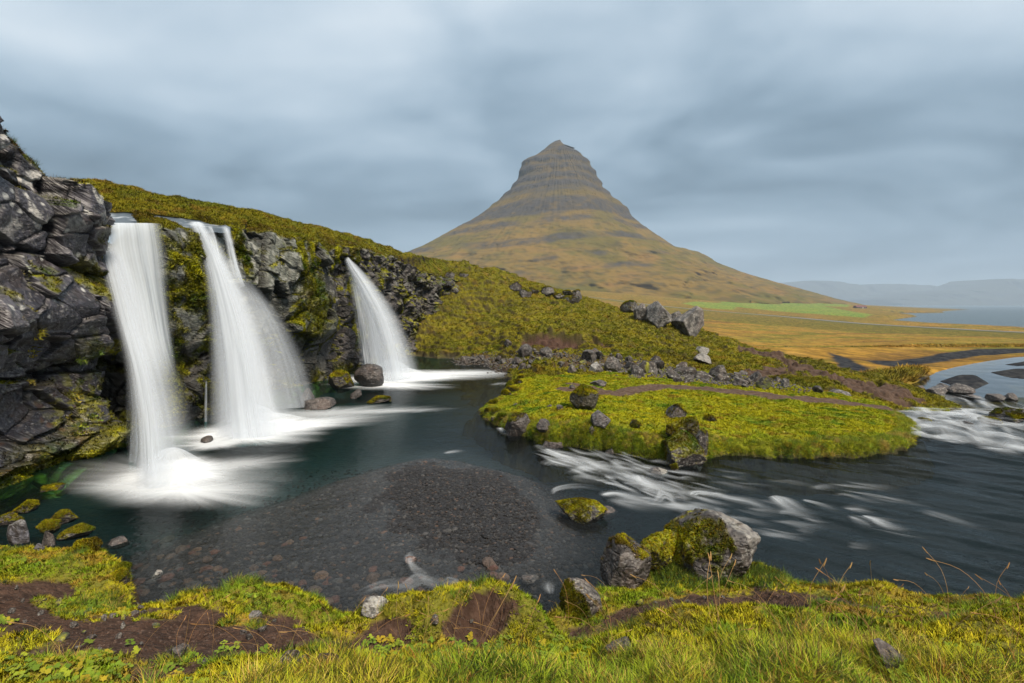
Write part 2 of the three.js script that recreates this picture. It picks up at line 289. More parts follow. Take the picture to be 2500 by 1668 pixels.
{ // the sea
  const g = sheet(80, 120, (u, v) => { const d = 230 * Math.pow(12000 / 230, v), px = lerp(1000, 4200, u); return [(px - CX) / F * d, SEA + perlin(px * 0.05, d * 0.03) * 0.05, -d]; });
  structure(top('sea', g, new THREE.MeshStandardMaterial({ color: new THREE.Color().setRGB(0.05, 0.075, 0.09), roughness: 0.35, ...bump(grainTex, 0.12, 0.35) })), 'grey blue fjord water beyond the plain');
}
{ // the road, a thin asphalt ribbon on its low embankment
  const curve = new THREE.CatmullRomCurve3(roadLine.map((p) => new THREE.Vector3(...p))), pos = [], idx = [], uv = [];
  const n = 240;
  for (let i = 0; i <= n; i++) {
    const p = curve.getPoint(i / n), t = curve.getTangent(i / n), s = new THREE.Vector3(-t.z, 0, t.x).normalize();
    const y = Math.max(p.y, plainH(p.x, p.z)) + 0.5;
    for (const [o, h] of [[-6.5, -2.5], [-3.4, 0], [3.4, 0], [6.5, -2.5]]) { pos.push(p.x + s.x * o, y + h, p.z + s.z * o); uv.push(i, o); }
    if (i) for (let k = 0; k < 3; k++) { const a = (i - 1) * 4 + k, b = a + 4; idx.push(a, b, a + 1, a + 1, b, b + 1); }
  }
  const make = (keep) => { const g = new THREE.BufferGeometry(); g.setAttribute('position', new THREE.Float32BufferAttribute(pos, 3)); g.setAttribute('uv', new THREE.Float32BufferAttribute(uv, 2)); g.setIndex(idx.filter((_, q) => (Math.floor(q / 6) % 3 === 1) === keep)); g.computeVertexNormals(); return g; };
  const road = group('road'); structure(road, 'narrow grey asphalt road crossing the plain on a low bank');
  part('asphalt', make(true), new THREE.MeshStandardMaterial({ color: new THREE.Color().setRGB(0.095, 0.10, 0.108), roughness: 0.7, side: THREE.DoubleSide }), road);
  part('verge', make(false), new THREE.MeshStandardMaterial({ color: new THREE.Color().setRGB(0.10, 0.092, 0.02), roughness: 1, side: THREE.DoubleSide }), road);
}

// ---------------------------------------------------------------- the mountain
{
  const D = 1500, left = [[1366, 345], [1352, 347], [1338, 356], [1326, 368], [1318, 376], [1292, 388], [1275, 399], [1270, 412], [1268, 428], [1260, 447], [1240, 472], [1215, 496], [1192, 517], [1160, 541], [1110, 568], [1020, 620], [930, 655], [800, 690], [600, 735], [500, 760]];
  const right = [[1366, 345], [1374, 352], [1384, 360], [1392, 363], [1407, 362], [1418, 374], [1430, 386], [1444, 405], [1455, 426], [1464, 445], [1472, 458], [1482, 470], [1502, 489], [1530, 509], [1534, 521], [1541, 533], [1566, 553], [1600, 577], [1640, 604], [1664, 618], [1700, 620], [1722, 630], [1738, 642], [1800, 667], [1900, 697], [2030, 733], [2070, 742], [2095, 750], [2115, 766]];
  const A = at(1366, 345, D), half = (list) => list.map(([px, py]) => { const p = at(px, py, D); return [p[1], Math.abs(p[0] - A[0])]; }).sort((a, b) => a[0] - b[0]);
  const HL = half(left), HR = half(right), front = [[-25, 760], [0, 700], [26, 640], [71, 540], [162, 375], [215, 285], [240, 262], [304, 170], [400, 70], [440, 28], [463, 2]];
  const topY = A[1], nV = 420, nU = 900;
  const band = (y, x) => { // 1 on bare cliff bands, 0 on grassy benches; the beds dip a little to the left
    const yy = y - x * 0.055 + fbm(x * 0.006, y * 0.004, 3, 3) * 22;
    const f = (a, b, s = 5) => sstep(a - s, a + s, yy) * (1 - sstep(b - s, b + s, yy));
    const up = sstep(272, 292, yy), beds = 0.5 + 0.5 * Math.sin(yy * 0.21 + fbm(x * 0.01, yy * 0.02, 8, 2) * 3);
    return Math.max(up * (0.45 + 0.55 * sstep(0.25, 0.55, beds)), f(212, 258) * (0.85), 0.8 * f(182, 198) * sstep(-0.1, 0.1, fbm(x * 0.008, 1, 1, 2) + 0.05), 0.75 * f(132, 150, 3) * sstep(-0.12, 0.1, fbm(x * 0.006, 4, 1, 2) + 0.08), 0.7 * f(92, 101, 3) * sstep(0.02, 0.2, fbm(x * 0.01, 9, 2, 3)), 0.7 * f(64, 74, 3) * sstep(-0.02, 0.2, fbm(x * 0.007, 12, 2, 3)));
  };
  const g = sheet(nU, nV, (u, v) => {
    const th = lerp(-1.9, 1.9, u), y = lerp(-25, topY, 1 - Math.pow(1 - v, 1.25)), s = Math.sin(th), c = Math.cos(th);
    const side = table(s < 0 ? HL : HR, y), fr = c > 0 ? table(front, y) : table(front, y) * 0.7, ff = fr * (1 - 0.5 * sstep(0.25, 0.95, s));
    let x = side * s, z = ff * c;
    const wob = fbm(x * 0.012 + 3, y * 0.006, z * 0.012, 4), up = sstep(60, 250, y);
    const step = Math.sin((y - x * 0.055 + fbm(x * 0.006, y * 0.004, 3, 3) * 22) * 0.21), gully = ridged(Math.atan2(x, z + 30) * 26, y * 0.004, 2, 2);
    let k = 1 + wob * lerp(0.10, 0.05, up) * sstep(topY, topY - 80, y) * sstep(1.5, 0.6, Math.abs(th));
    const out = step * 2.6 * sstep(230, 290, y) * sstep(topY, topY - 40, y) + (gully - 0.45) * lerp(3, 5, up) * sstep(topY, topY - 60, y) + fbm(x * 0.06, y * 0.06, z * 0.06, 3) * 5 * sstep(topY, topY - 30, y);
    const r = Math.hypot(x, z) + 0.01; k += out / Math.max(r, 40) * sstep(1.75, 1.45, Math.abs(th) + 0.15 * 0);
    return [A[0] + x * k, y, -D + z * k];
  }, (p, n) => {
    const x = p[0] - A[0], y = p[1], z = p[2] + D, b = band(y, x), fine = fbm(x * 0.05, y * 0.08, z * 0.05, 4), big = fbm(x * 0.008, y * 0.012, z * 0.008, 4);
    const streak = fbm(x * 0.11, y * 0.012, z * 0.05, 3), side = fbm(x * 0.012 - y * 0.02, y * 0.006, 5, 3);
    let grass = mix3([0.235, 0.150, 0.034], [0.150, 0.118, 0.022], sstep(-0.15, 0.2, big + fine * 0.4));
    grass = mix3(grass, [0.27, 0.145, 0.045], 0.6 * sstep(0.05, 0.3, fbm(x * 0.01, y * 0.05, 2, 3)) * sstep(170, 60, y));
    grass = mix3(grass, [0.145, 0.10, 0.030], sstep(120, 300, y) * 0.75);
    grass = mix3(grass, [0.075, 0.058, 0.024], 0.62 * sstep(0.0, 0.42, fbm(x * 0.035, y * 0.16, z * 0.03, 5) * 1.3 + streak * 0.5));
    grass = mix3(grass, [0.085, 0.07, 0.03], 0.6 * sstep(0.0, 0.25, fbm(x * 0.07, y * 0.25, 4 + z * 0.02, 4)) * sstep(130, 40, y));
    const rock = mix3([0.055, 0.048, 0.045], [0.085, 0.074, 0.064], sstep(-0.25, 0.25, streak + fine * 0.6));
    let c = mix3(grass, rock, clamp(b * (1.0 + 1.6 * fine + 0.9 * big)));
    c = mix3(c, [0.075, 0.066, 0.058], 0.6 * sstep(0.0, 0.2, side - 0.08) * sstep(150, 230, y));
    c = mix3(c, [0.13, 0.125, 0.022], 0.5 * sstep(60, 10, y) * sstep(-0.1, 0.2, big));
    return [c[0] * 0.62, c[1] * 0.63, c[2] * 0.66];
  });
  structure(top('mountain', g, M.mountain), 'steep banded peak with a rounded rocky top and grassy skirts');
}
// ---------------------------------------------------------------- hills across the fjord
for (const [name, label, d, line] of [
  ['distant_hills', 'long low blue hills across the fjord', 7200, [[1700, 735], [1800, 722], [1890, 700], [1930, 690], [1985, 684], [2050, 686], [2085, 693], [2105, 696], [2130, 693], [2200, 693], [2245, 695], [2285, 697], [2305, 702], [2320, 706], [2400, 712], [2520, 716], [2700, 722]]],
  ['distant_hills', 'flat-topped blue headland rising at the right edge across the fjord', 6000, [[2150, 732], [2250, 718], [2330, 709], [2380, 706], [2410, 700], [2430, 690], [2448, 682], [2470, 680], [2540, 681], [2640, 676], [2760, 690], [2900, 715]]],
]) {
  const g = sheet(300, 14, (u, v) => {
    const px = lerp(line[0][0], line[line.length - 1][0], u), py = table(line, px) + fbm(px * 0.05, d, 0, 3) * 4, p = at(px, py, d + 500), lowY = SEA - 20;
    const y = lerp(lowY, p[1], Math.pow(Math.min(1, v * 1.25), 0.8)), dd = v > 0.8 ? d + 500 + (v - 0.8) * 4000 : d + v * 625;
    return [p[0] + fbm(u * 30, v * 6, d, 3) * 60, y, -dd + fbm(u * 40, v * 5, 3, 3) * 160 * Math.min(1, v * 2)];
  }, (p, n) => mix3([0.045, 0.05, 0.04], [0.03, 0.032, 0.034], sstep(-0.2, 0.2, fbm(p[0] * 0.003, p[1] * 0.02, 1, 3))));
  structure(top(name, g, M.far), label);
}
{ // a skerry off the shore
  const p = at(2193, 748, 1330), g = new THREE.IcosahedronGeometry(1, 8), v = g.attributes.position; for (let i = 0; i < v.count; i++) { const k = 1 + fbm(v.getX(i) * 2, v.getY(i) * 2, v.getZ(i) * 2, 3) * 0.7; v.setXYZ(i, v.getX(i) * k * 15, v.getY(i) * k * 5.5, v.getZ(i) * k * 8); }
  g.computeVertexNormals(); const o = top('skerry', g, new THREE.MeshStandardMaterial({ color: new THREE.Color().setRGB(0.05, 0.05, 0.045), roughness: 1 })); o.position.set(p[0], SEA + 1, p[2]); tag(o, 'small dark rock island in the fjord right of the farm', 'island');
}
{ // farm building: a long low house under a red roof
  const p = at(2100, 748, 830), y = plainH(p[0], p[2]), w = 17, dp = 8, h = 2.3, g = group('farm_building', p[0], y - 0.3, p[2]); g.rotation.y = 0.12; tag(g, 'long low farm building with a red roof near the shore', 'farmhouse');
  const wallM = new THREE.MeshStandardMaterial({ color: new THREE.Color().setRGB(0.14, 0.105, 0.095), roughness: 0.9 }), roofM = new THREE.MeshStandardMaterial({ color: new THREE.Color().setRGB(0.11, 0.034, 0.028), roughness: 0.7 });
  const wall = new THREE.BoxGeometry(w, h, dp); wall.translate(0, h / 2, 0); part('wall', wall, wallM, g);
  const s = new THREE.Shape([[-dp / 2 - 0.4, 0], [dp / 2 + 0.4, 0], [0, 2.6]].map(([a, b]) => new THREE.Vector2(a, b))), roof = new THREE.ExtrudeGeometry(s, { depth: w + 0.6, bevelEnabled: false }); roof.rotateY(Math.PI / 2); roof.translate(-w / 2 - 0.3, h + 0.01, 0);
  const rf = part('roof', roof, roofM, g), ch = new THREE.BoxGeometry(0.8, 1.8, 0.8); ch.translate(-3, h + 2.6, 0); part('chimney', ch, wallM, rf);
  const win = new THREE.BoxGeometry(1.5, 1.1, 0.12), winM = new THREE.MeshStandardMaterial({ color: new THREE.Color().setRGB(0.03, 0.035, 0.04), roughness: 0.2 });
  for (const x of [-7.2, -4.2, -1.2, 4.4, 7.4]) part('window', win, winM, g).position.set(x, 1.5, dp / 2 + 0.05);
  const dr = new THREE.BoxGeometry(2.6, 2.2, 0.14); part('door', dr, new THREE.MeshStandardMaterial({ color: new THREE.Color().setRGB(0.3, 0.28, 0.25), roughness: 0.8 }), g).position.set(1.6, 1.11, dp / 2 + 0.05);
}
// ---------------------------------------------------------------- water level, river bed
const waterY = (x, z) => RIVER_LOW * sstep(12.5, 37, -z) * sstep(5.5, 10.5, x) ;
const dryBar = [[920, 1200], [985, 1160], [1080, 1140], [1160, 1150], [1250, 1190], [1300, 1235], [1320, 1285], [1290, 1330], [1210, 1345], [1120, 1330], [1040, 1290], [960, 1250]].map(([px, py]) => onY(px, py, 0));
const wetBar = [[400, 1300], [600, 1222], [830, 1150], [980, 1105], [1120, 1105], [1280, 1150], [1390, 1240], [1400, 1330], [1330, 1420], [1180, 1470], [900, 1500], [640, 1510], [430, 1480], [350, 1390]].map(([px, py]) => onY(px, py, 0));
const bedH = (x, z) => {
  const w = sdf(wetBar, x, z), d = sdf(dryBar, x, z) + fbm(x * 1.1, 7, z * 1.1, 4) * 0.9;
  let y = -0.75 + 0.57 * sstep(-1.6, 0.7, w) + 0.215 * sstep(-1.9, 0.55, d) + fbm(x * 0.6, 1, z * 0.6, 3) * 0.10;
  y += 0.25 * sstep(5, 8, x) * sstep(-12, -9, z) * (0.5 + fbm(x * 0.5, 3, z * 0.5, 2));
  return y + waterY(x, z);
};

// ---------------------------------------------------------------- the near bank
const bankPts = [
  [-700, 1800, 2.0], [400, 1800, 2.05], [1250, 1800, 2.1], [2000, 1800, 2.1], [3200, 1800, 2.1], [-300, 1640, 1.5],
  [0, 1640, 1.6], [300, 1650, 1.62], [700, 1640, 1.75], [1000, 1640, 1.78], [1300, 1640, 1.8], [1000, 1590, 1.38], [1300, 1592, 1.42], [1700, 1560, 1.78], [2100, 1560, 1.78], [2500, 1560, 1.78], [2800, 1560, 1.78],
  [0, 1500, 1.1], [250, 1530, 1.15], [450, 1560, 1.3], [600, 1580, 1.3], [850, 1600, 1.42], [-300, 1480, 1.0],
  [100, 1420, .8], [250, 1400, .72], [300, 1440, .62], [150, 1350, .62], [0, 1350, .6], [0, 1400, .75], [-300, 1380, .7],
  [370, 1480, .8], [500, 1448, .88], [700, 1442, .92], [780, 1480, .88], [600, 1500, 1.05], [700, 1540, 1.28], [320, 1490, .68], [815, 1540, .95],
  [900, 1502, 1.12], [1000, 1498, 1.2], [1150, 1470, 1.30], [1250, 1458, 1.33], [1310, 1487, 1.24], [1345, 1545, 1.0], [1200, 1545, 1.12], [1000, 1553, 1.1], [1310, 1560, 1.08], [880, 1560, 1.12],
  [1400, 1500, .95], [1500, 1460, .9], [1620, 1430, .82], [1750, 1425, .88], [1900, 1425, .92], [2050, 1440, 1.02], [2250, 1455, 1.12], [2500, 1470, 1.17], [2900, 1490, 1.17],
  [1500, 1540, 1.3], [1800, 1492, 1.22], [2200, 1505, 1.32], [1550, 1500, 1.08],
].map(([px, py, y]) => onY(px, py, y));
const bankT = tps(bankPts, 0.004);
const bankEdge = [
  [-500, 1335, .5], [0, 1328, .5], [100, 1336, .55], [200, 1330, .55], [285, 1372, .5], [308, 1425, .5], [322, 1490, .55], [375, 1462, .7], [450, 1443, .75], [560, 1436, .78], [700, 1432, .8], [783, 1468, .75], [796, 1520, .7], [830, 1522, .75], [890, 1500, .9], [960, 1488, 1.08], [1040, 1486, 1.12], [1150, 1458, 1.2], [1240, 1448, 1.22], [1308, 1478, 1.14], [1342, 1528, .85], [1420, 1480, .8],
  [1480, 1430, .75], [1560, 1375, .6], [1700, 1345, .55], [1850, 1360, .6], [1930, 1402, .8], [2010, 1420, .9], [2200, 1440, 1.0], [2400, 1457, 1.05], [2500, 1462, 1.05], [3000, 1485, 1.1],
].map(([px, py, y]) => onY(px, py, y));
const bankPoly = [...bankEdge, [9, 2, 2], [-9, 2, 2]];
const bankH = (x, z) => {
  const s = sdf(bankPoly, x, z) + fbm(x * 5, 3, z * 5, 2) * 0.04;
  let y = bankT(x, z) + fbm(x * 1.9, 1, z * 1.9, 3) * 0.20 + fbm(x * 9, 4, z * 9, 3) * 0.018;
  if (s < 0.18) { const o = 0.18 - s; y -= Math.min(2.2, o * o * 2.2 + Math.max(0, o - 0.2) * 2.6); }
  return y;
};
// trodden soil: polygons on the bank
const soilPolys = [
  [[-200, 1430], [0, 1418], [90, 1432], [160, 1460], [140, 1490], [250, 1520], [330, 1500], [400, 1500], [560, 1520], [700, 1530], [780, 1560], [760, 1590], [640, 1610], [540, 1630], [420, 1640], [260, 1640], [90, 1600], [0, 1580], [-200, 1580]],
  [[380, 1490], [470, 1480], [580, 1500], [560, 1518], [420, 1512]], [[620, 1490], [690, 1480], [715, 1520], [700, 1560], [620, 1560], [590, 1520]],
  [[745, 1600], [800, 1560], [860, 1525], [950, 1508], [1030, 1510], [1150, 1505], [1240, 1500], [1320, 1520], [1345, 1548], [1300, 1560], [1180, 1562], [1060, 1545], [960, 1562], [850, 1592]],
  [[1370, 1542], [1450, 1500], [1560, 1470], [1700, 1455], [1800, 1452], [1860, 1420], [1900, 1430], [1960, 1445], [2100, 1470], [2350, 1488], [2200, 1500], [2000, 1486], [1850, 1484], [1720, 1480], [1600, 1500], [1560, 1530], [1470, 1552], [1390, 1556]],
].map((l) => l.map(([px, py]) => hit(px, py, bankH)));
const soilAt = (x, z) => { let m = -9; for (const p of soilPolys) m = Math.max(m, sdf(p, x, z)); return m; };
let bankGeo;
{
  const g = sheet(860, 330, (u, v) => { const px = lerp(-900, 3400, u), d = 1.15 * Math.pow(9.5 / 1.15, v), x = (px - CX) / F * d; return [x, Math.max(bankH(x, -d), -0.9), -d]; }, ([x, y, z], n) => {
    const s = soilAt(x, z) + fbm(x * 3, 2, z * 3, 4) * 0.30 - fbm(x * 1.9, 1, z * 1.9, 3) * 0.75, a = fbm(x * 1.4, 3, z * 1.4, 4), f = fbm(x * 14, 5, z * 14, 3), steep = sstep(0.72, 0.45, n[1]);
    let c = mix3([0.13, 0.125, 0.016], [0.20, 0.15, 0.022], sstep(-0.2, 0.3, a + f * 0.5));
    const soil = mix3(mix3([0.032, 0.017, 0.011], [0.066, 0.037, 0.025], sstep(-0.25, 0.25, f + a * 0.4)), [0.095, 0.058, 0.04], 0.5 * sstep(0.1, 0.3, fbm(x * 30, 1, z * 30, 2)));
    const k = Math.max(sstep(-0.03, 0.05, s), steep * 0.9 * sstep(1.0, 0.4, y));
    c = mix3(c, soil, k); c.m = Math.max(0, 1 - k * 1.15) * sstep(0.25, 0.4, y); return c;
  });
  bankGeo = g;
  structure(top('river_bank', g, M.soil), 'grassy near river bank with trodden brown soil');
}
// ---------------------------------------------------------------- the river bed
{
  const g = sheet(520, 420, (u, v) => { const px = lerp(-500, 3300, u), d = 4.2 * Math.pow(62 / 4.2, v), x = (px - CX) / F * d; return [x, bedH(x, -d) + fbm(x * 4, 3, d * 4, 3) * 0.03, -d]; }, ([x, y, z]) => {
    const a = fbm(x * 1.2, 2, z * 1.2, 3), f = fbm(x * 11, 2, z * 11, 3), w = worley(x * 7, 0.5, z * 7);
    let c = mix3([0.030, 0.025, 0.022], [0.055, 0.048, 0.044], sstep(-0.2, 0.3, f));
    c = mix3(c, mix3([0.06, 0.045, 0.035], [0.05, 0.055, 0.05], w.r), 0.6 * sstep(0.6, 0.8, w.s));
    c = mix3(c, [0.018, 0.032, 0.034], 0.85 * sstep(-0.35, -0.65, y - waterY(x, z)));
    return c;
  });
  structure(top('riverbed', g, M.bed), 'dark gravel bed under the pool and river');
}

// ---------------------------------------------------------------- green mound in the bend of the river
const moundPoly = [[1160, 1003], [1195, 1030], [1240, 1055], [1285, 1072], [1340, 1092], [1400, 1092], [1460, 1100], [1530, 1112], [1590, 1122], [1660, 1130], [1715, 1126], [1760, 1115], [1850, 1118], [1960, 1122], [2060, 1116], [2140, 1110], [2210, 1098], [2246, 1068], [2240, 1045], [2212, 1022], [2185, 1003], [2165, 985], [2000, 962], [1800, 930], [1600, 905], [1400, 890], [1240, 905], [1262, 938], [1235, 960], [1222, 980]].map(([px, py]) => onY(px, py, 0));
const moundT = tps([
  [1170, 1000, .12], [1250, 985, .45], [1290, 945, .6], [1300, 920, .62], [1400, 938, .85], [1400, 905, .75], [1500, 945, .78], [1500, 915, .7], [1700, 950, .66], [1700, 925, .55], [1850, 970, .56], [1850, 945, .45], [2000, 985, .42], [2000, 965, .3], [2150, 1000, .2], [2130, 978, .1],
  [1330, 1000, .75], [1420, 1000, .85], [1450, 1040, .75], [1440, 1075, .45], [1560, 1000, .75], [1560, 1060, .62], [1520, 1095, .4], [1640, 1040, .7], [1660, 1090, .6], [1800, 1000, .52], [1800, 1060, .42], [1800, 1088, .36], [1950, 1040, .48], [1950, 1090, .38], [2080, 1030, .4], [2100, 1075, .38], [2200, 1050, .3], [2200, 1085, .25], [1280, 1040, .35], [1340, 1060, .5],
].map(([px, py, y]) => onY(px, py, y * 0.74)), 0.01);
const moundH = (x, z) => {
  const s = sdf(moundPoly, x, z) + fbm(x * 1.5, 3, z * 1.5, 4) * 0.42;
  const e = clamp(s / 0.24), round = Math.sqrt(Math.max(0, 1 - (1 - e) * (1 - e)));
  let y = moundT(x, z) + fbm(x * 1.3, 6, z * 1.3, 4) * 0.13 + fbm(x * 6, 2, z * 6, 3) * 0.035;
  y = s > 0 ? lerp(waterY(x, z) - 0.12, y, round) : waterY(x, z) - 0.12 + s * 2;
  return Math.max(y, -1.4);
};
const pathLine = [[1390, 950], [1450, 960], [1520, 962], [1560, 948], [1620, 945], [1700, 950], [1800, 957], [1900, 968], [2000, 980], [2080, 988], [2160, 998]].map(([px, py]) => hit(px, py, moundH));
const pathLine2 = [[1400, 935], [1440, 945], [1500, 962]].map(([px, py]) => hit(px, py, moundH));
let moundGeo;
{
  const g = sheet(560, 380, (u, v) => { const px = lerp(1100, 2330, u), d = 11.0 * Math.pow(25 / 11.0, v), x = (px - CX) / F * d; return [x, moundH(x, -d), -d]; }, ([x, y, z], n) => {
    const a = fbm(x * 0.9, 3, z * 0.9, 4), f = fbm(x * 7, 5, z * 7, 3), path = Math.min(lineDist(pathLine, x, z) - 0.42 - 0.25 * sstep(3, 9, x), lineDist(pathLine2, x, z) - 0.25) + a * 0.35 + f * 0.12;
    const fr = sstep(0.75, 0.35, n[1]);
    let c = mix3([0.205, 0.20, 0.014], [0.15, 0.175, 0.014], sstep(-0.2, 0.25, a + f * 0.3));
    c = mix3(c, [0.16, 0.115, 0.02], 0.7 * sstep(0.08, 0.3, fbm(x * 2.2, 9, z * 2.2, 4)));
    c = mix3(c, [0.06, 0.11, 0.012], 0.5 * fr + 0.5 * sstep(0.15, 0.35, fbm(x * 1.5 + 7, 2, z * 1.5, 3)));
    const soil = mix3([0.062, 0.039, 0.028], [0.095, 0.064, 0.047], sstep(-0.2, 0.2, f)), k = sstep(0.10, -0.08, path);
    c = mix3(c, soil, k); c = mix3(c, [0.035, 0.026, 0.018], sstep(0.16, 0.02, y - waterY(x, z)) * 0.9);
    c.m = (1 - k) * sstep(0.03, 0.12, y - waterY(x, z)); return c;
  });
  moundGeo = g;
  structure(top('grassy_mound', g, M.turf), 'bright mossy green mound between pool and river');
}

// ---------------------------------------------------------------- the hillside behind the rubble
const hillPts = [
  [930, 765, 37.5], [1000, 769, 38.5], [1050, 744, 40.5], [1000, 745, 41.5], [1085, 690, 43], [1092, 645, 45.5], [1170, 655, 46.5], [1240, 666, 47.5], [1300, 692, 48], [1360, 708, 48.5], [1420, 724, 50], [1520, 757, 48], [1600, 772, 46.5], [1680, 786, 45], [1715, 812, 44], [1790, 834, 42.5], [1850, 852, 41], [1910, 868, 39.5], [2000, 888, 37], [2100, 912, 35.5], [2180, 932, 34.5], [2240, 950, 33.5],
  // behind the crest
  [1092, 690, 52], [1240, 710, 56], [1420, 765, 60], [1600, 815, 57], [1790, 872, 52], [1910, 900, 48], [2000, 915, 45], [2100, 935, 43], [2200, 955, 42], [2300, 990, 36], [1700, 885, 64], [1900, 905, 64], [2100, 920, 62], [2300, 935, 60], [2420, 985, 44], [2450, 1040, 32], [2330, 1060, 24], [1400, 830, 66], [900, 840, 40], [930, 740, 54], [860, 840, 34], [830, 860, 30], [1040, 690, 47],
  [940, 800, 37], [1000, 805, 37.5], [1000, 872, 35.6], [1060, 875, 34.5], [1100, 880, 33.4], [1100, 760, 40.5], [1200, 760, 41], [1300, 765, 40], [1400, 785, 36.5], [1100, 840, 36], [1200, 850, 33.5], [1200, 890, 30.3], [1240, 925, 24.2], [1500, 800, 37], [1600, 840, 32.5], [1500, 850, 29.8], [1700, 880, 29], [1800, 900, 27], [1900, 922, 26], [1700, 845, 36], [1800, 868, 34],
  [1300, 880, 27], [1500, 900, 24.5], [1700, 935, 22], [1900, 955, 21], [2050, 977, 20.5], [2140, 987, 22], [2000, 930, 27], [2100, 945, 28], [2000, 908, 32], [2200, 966, 29], [1300, 905, 23], [1400, 905, 23], [1130, 893, 30.5], [1290, 852, 31.2], [1380, 850, 30.6], [1280, 806, 34.0], [1400, 818, 33.4], [1470, 822, 33],
].map(([px, py, d]) => at(px, py, d)).concat([[780, 1000, -1.2], [870, 960, -1.2], [940, 905, -0.7], [1000, 914, -0.6], [1080, 926, -0.6], [1150, 962, -0.6], [1100, 985, -1], [1140, 1040, -1.2], [900, 860, -0.6], [1000, 1040, -1.4]].map(([px, py, y]) => onY(px, py, y)));
const hillT = tps(hillPts, 0.03);
const scarPoly = [[1268, 33.4], [1330, 33.6], [1400, 33.2], [1470, 32.6], [1505, 31.6], [1470, 30.6], [1400, 31.0], [1330, 31.2], [1285, 31.4]].map(([px, d]) => at(px, 800, d));
const hillH = (x, z) => {
  let y = hillT(x, z);
  const near = sstep(-20, -24, z); y -= 9 * sstep(-0.243, -0.275, x / -z);
  y += fbm(x * 0.55, 3, z * 0.55, 4) * 0.55 * near + fbm(x * 1.5, 6, z * 1.5, 3) * 0.38 + ridged(x * 0.9 + 3, 2, z * 0.9, 2) * 0.14 * near - 0.07;
  const t = y * 2.6 + fbm(x * 0.35, 8, z * 0.35, 3) * 2.2, st = t - Math.floor(t);                    // little terraces worn into the slope
  y += (sstep(0.25, 0.95, st) - st) * 0.34 * near;
  y -= 0.55 * sstep(-0.35, 0.25, sdf(scarPoly, x, z));
  return y;
};
const pathHill = [[1800, 925], [1880, 910], [1960, 908], [2040, 925], [2140, 945], [2190, 955]].map(([px, py]) => hit(px, py, hillH, 15, 60));
const pathRim = [[1850, 858], [1930, 882], [2030, 912], [2120, 938], [2180, 950]].map(([px, py]) => hit(px, py + 6, hillH, 15, 60));
const rubbleLine = [[1110, 892], [1180, 885], [1260, 890], [1330, 870], [1400, 885], [1480, 895], [1560, 905], [1640, 925], [1720, 938], [1800, 945], [1900, 955]].map(([px, py]) => hit(px, py, hillH, 15, 60));
let hillGeo;
{
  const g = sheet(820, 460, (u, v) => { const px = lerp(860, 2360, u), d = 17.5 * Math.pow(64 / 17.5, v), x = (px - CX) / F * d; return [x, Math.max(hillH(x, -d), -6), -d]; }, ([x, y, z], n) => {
    const a = fbm(x * 0.35, 3, z * 0.35, 4), f = fbm(x * 3, 5, z * 3, 4), b = fbm(x * 1.1 + 4, 5, z * 1.1, 4);
    let c = mix3([0.105, 0.098, 0.011], [0.155, 0.135, 0.014], sstep(-0.2, 0.25, a + f * 0.5));
    c = mix3(c, [0.065, 0.060, 0.012], 0.8 * sstep(0.05, 0.3, b + f * 0.4));
    c = mix3(c, [0.17, 0.105, 0.022], 0.5 * sstep(0.12, 0.3, fbm(x * 0.8, 11, z * 0.8, 4)));
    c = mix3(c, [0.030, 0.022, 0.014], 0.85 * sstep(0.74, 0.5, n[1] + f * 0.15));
    const rub = lineDist(rubbleLine, x, z) - 1.1 + a * 1.4 + f * 0.6, ph = Math.min(lineDist(pathHill, x, z) - 0.8, lineDist(pathRim, x, z) - 1.5) + b * 1.4 + f * 0.3, scar = sdf(scarPoly, x, z) + f * 0.25;
    const soil = mix3([0.050, 0.031, 0.022], [0.082, 0.054, 0.039], sstep(-0.2, 0.25, f));
    const k = Math.max(sstep(0.3, -0.2, rub) * 0.85, sstep(0.15, -0.15, ph), 0);
    c = mix3(c, soil, k); const ks = sstep(-0.1, 0.15, scar);
    c = mix3(c, mix3([0.045, 0.025, 0.018], [0.07, 0.04, 0.028], sstep(-0.2, 0.2, f)), ks);
    c = mix3(c, [0.035, 0.03, 0.026], sstep(0.35, 0.0, y - waterY(x, z)) * 0.8);
    c.m = (1 - k) * (1 - ks) * sstep(0.1, 0.4, y - waterY(x, z)) * sstep(0.5, 0.75, n[1]); return c;
  });
  hillGeo = g;
  structure(top('hillside', g, M.turf), 'olive green grassy hillside with terraces, rubble and worn soil');
}
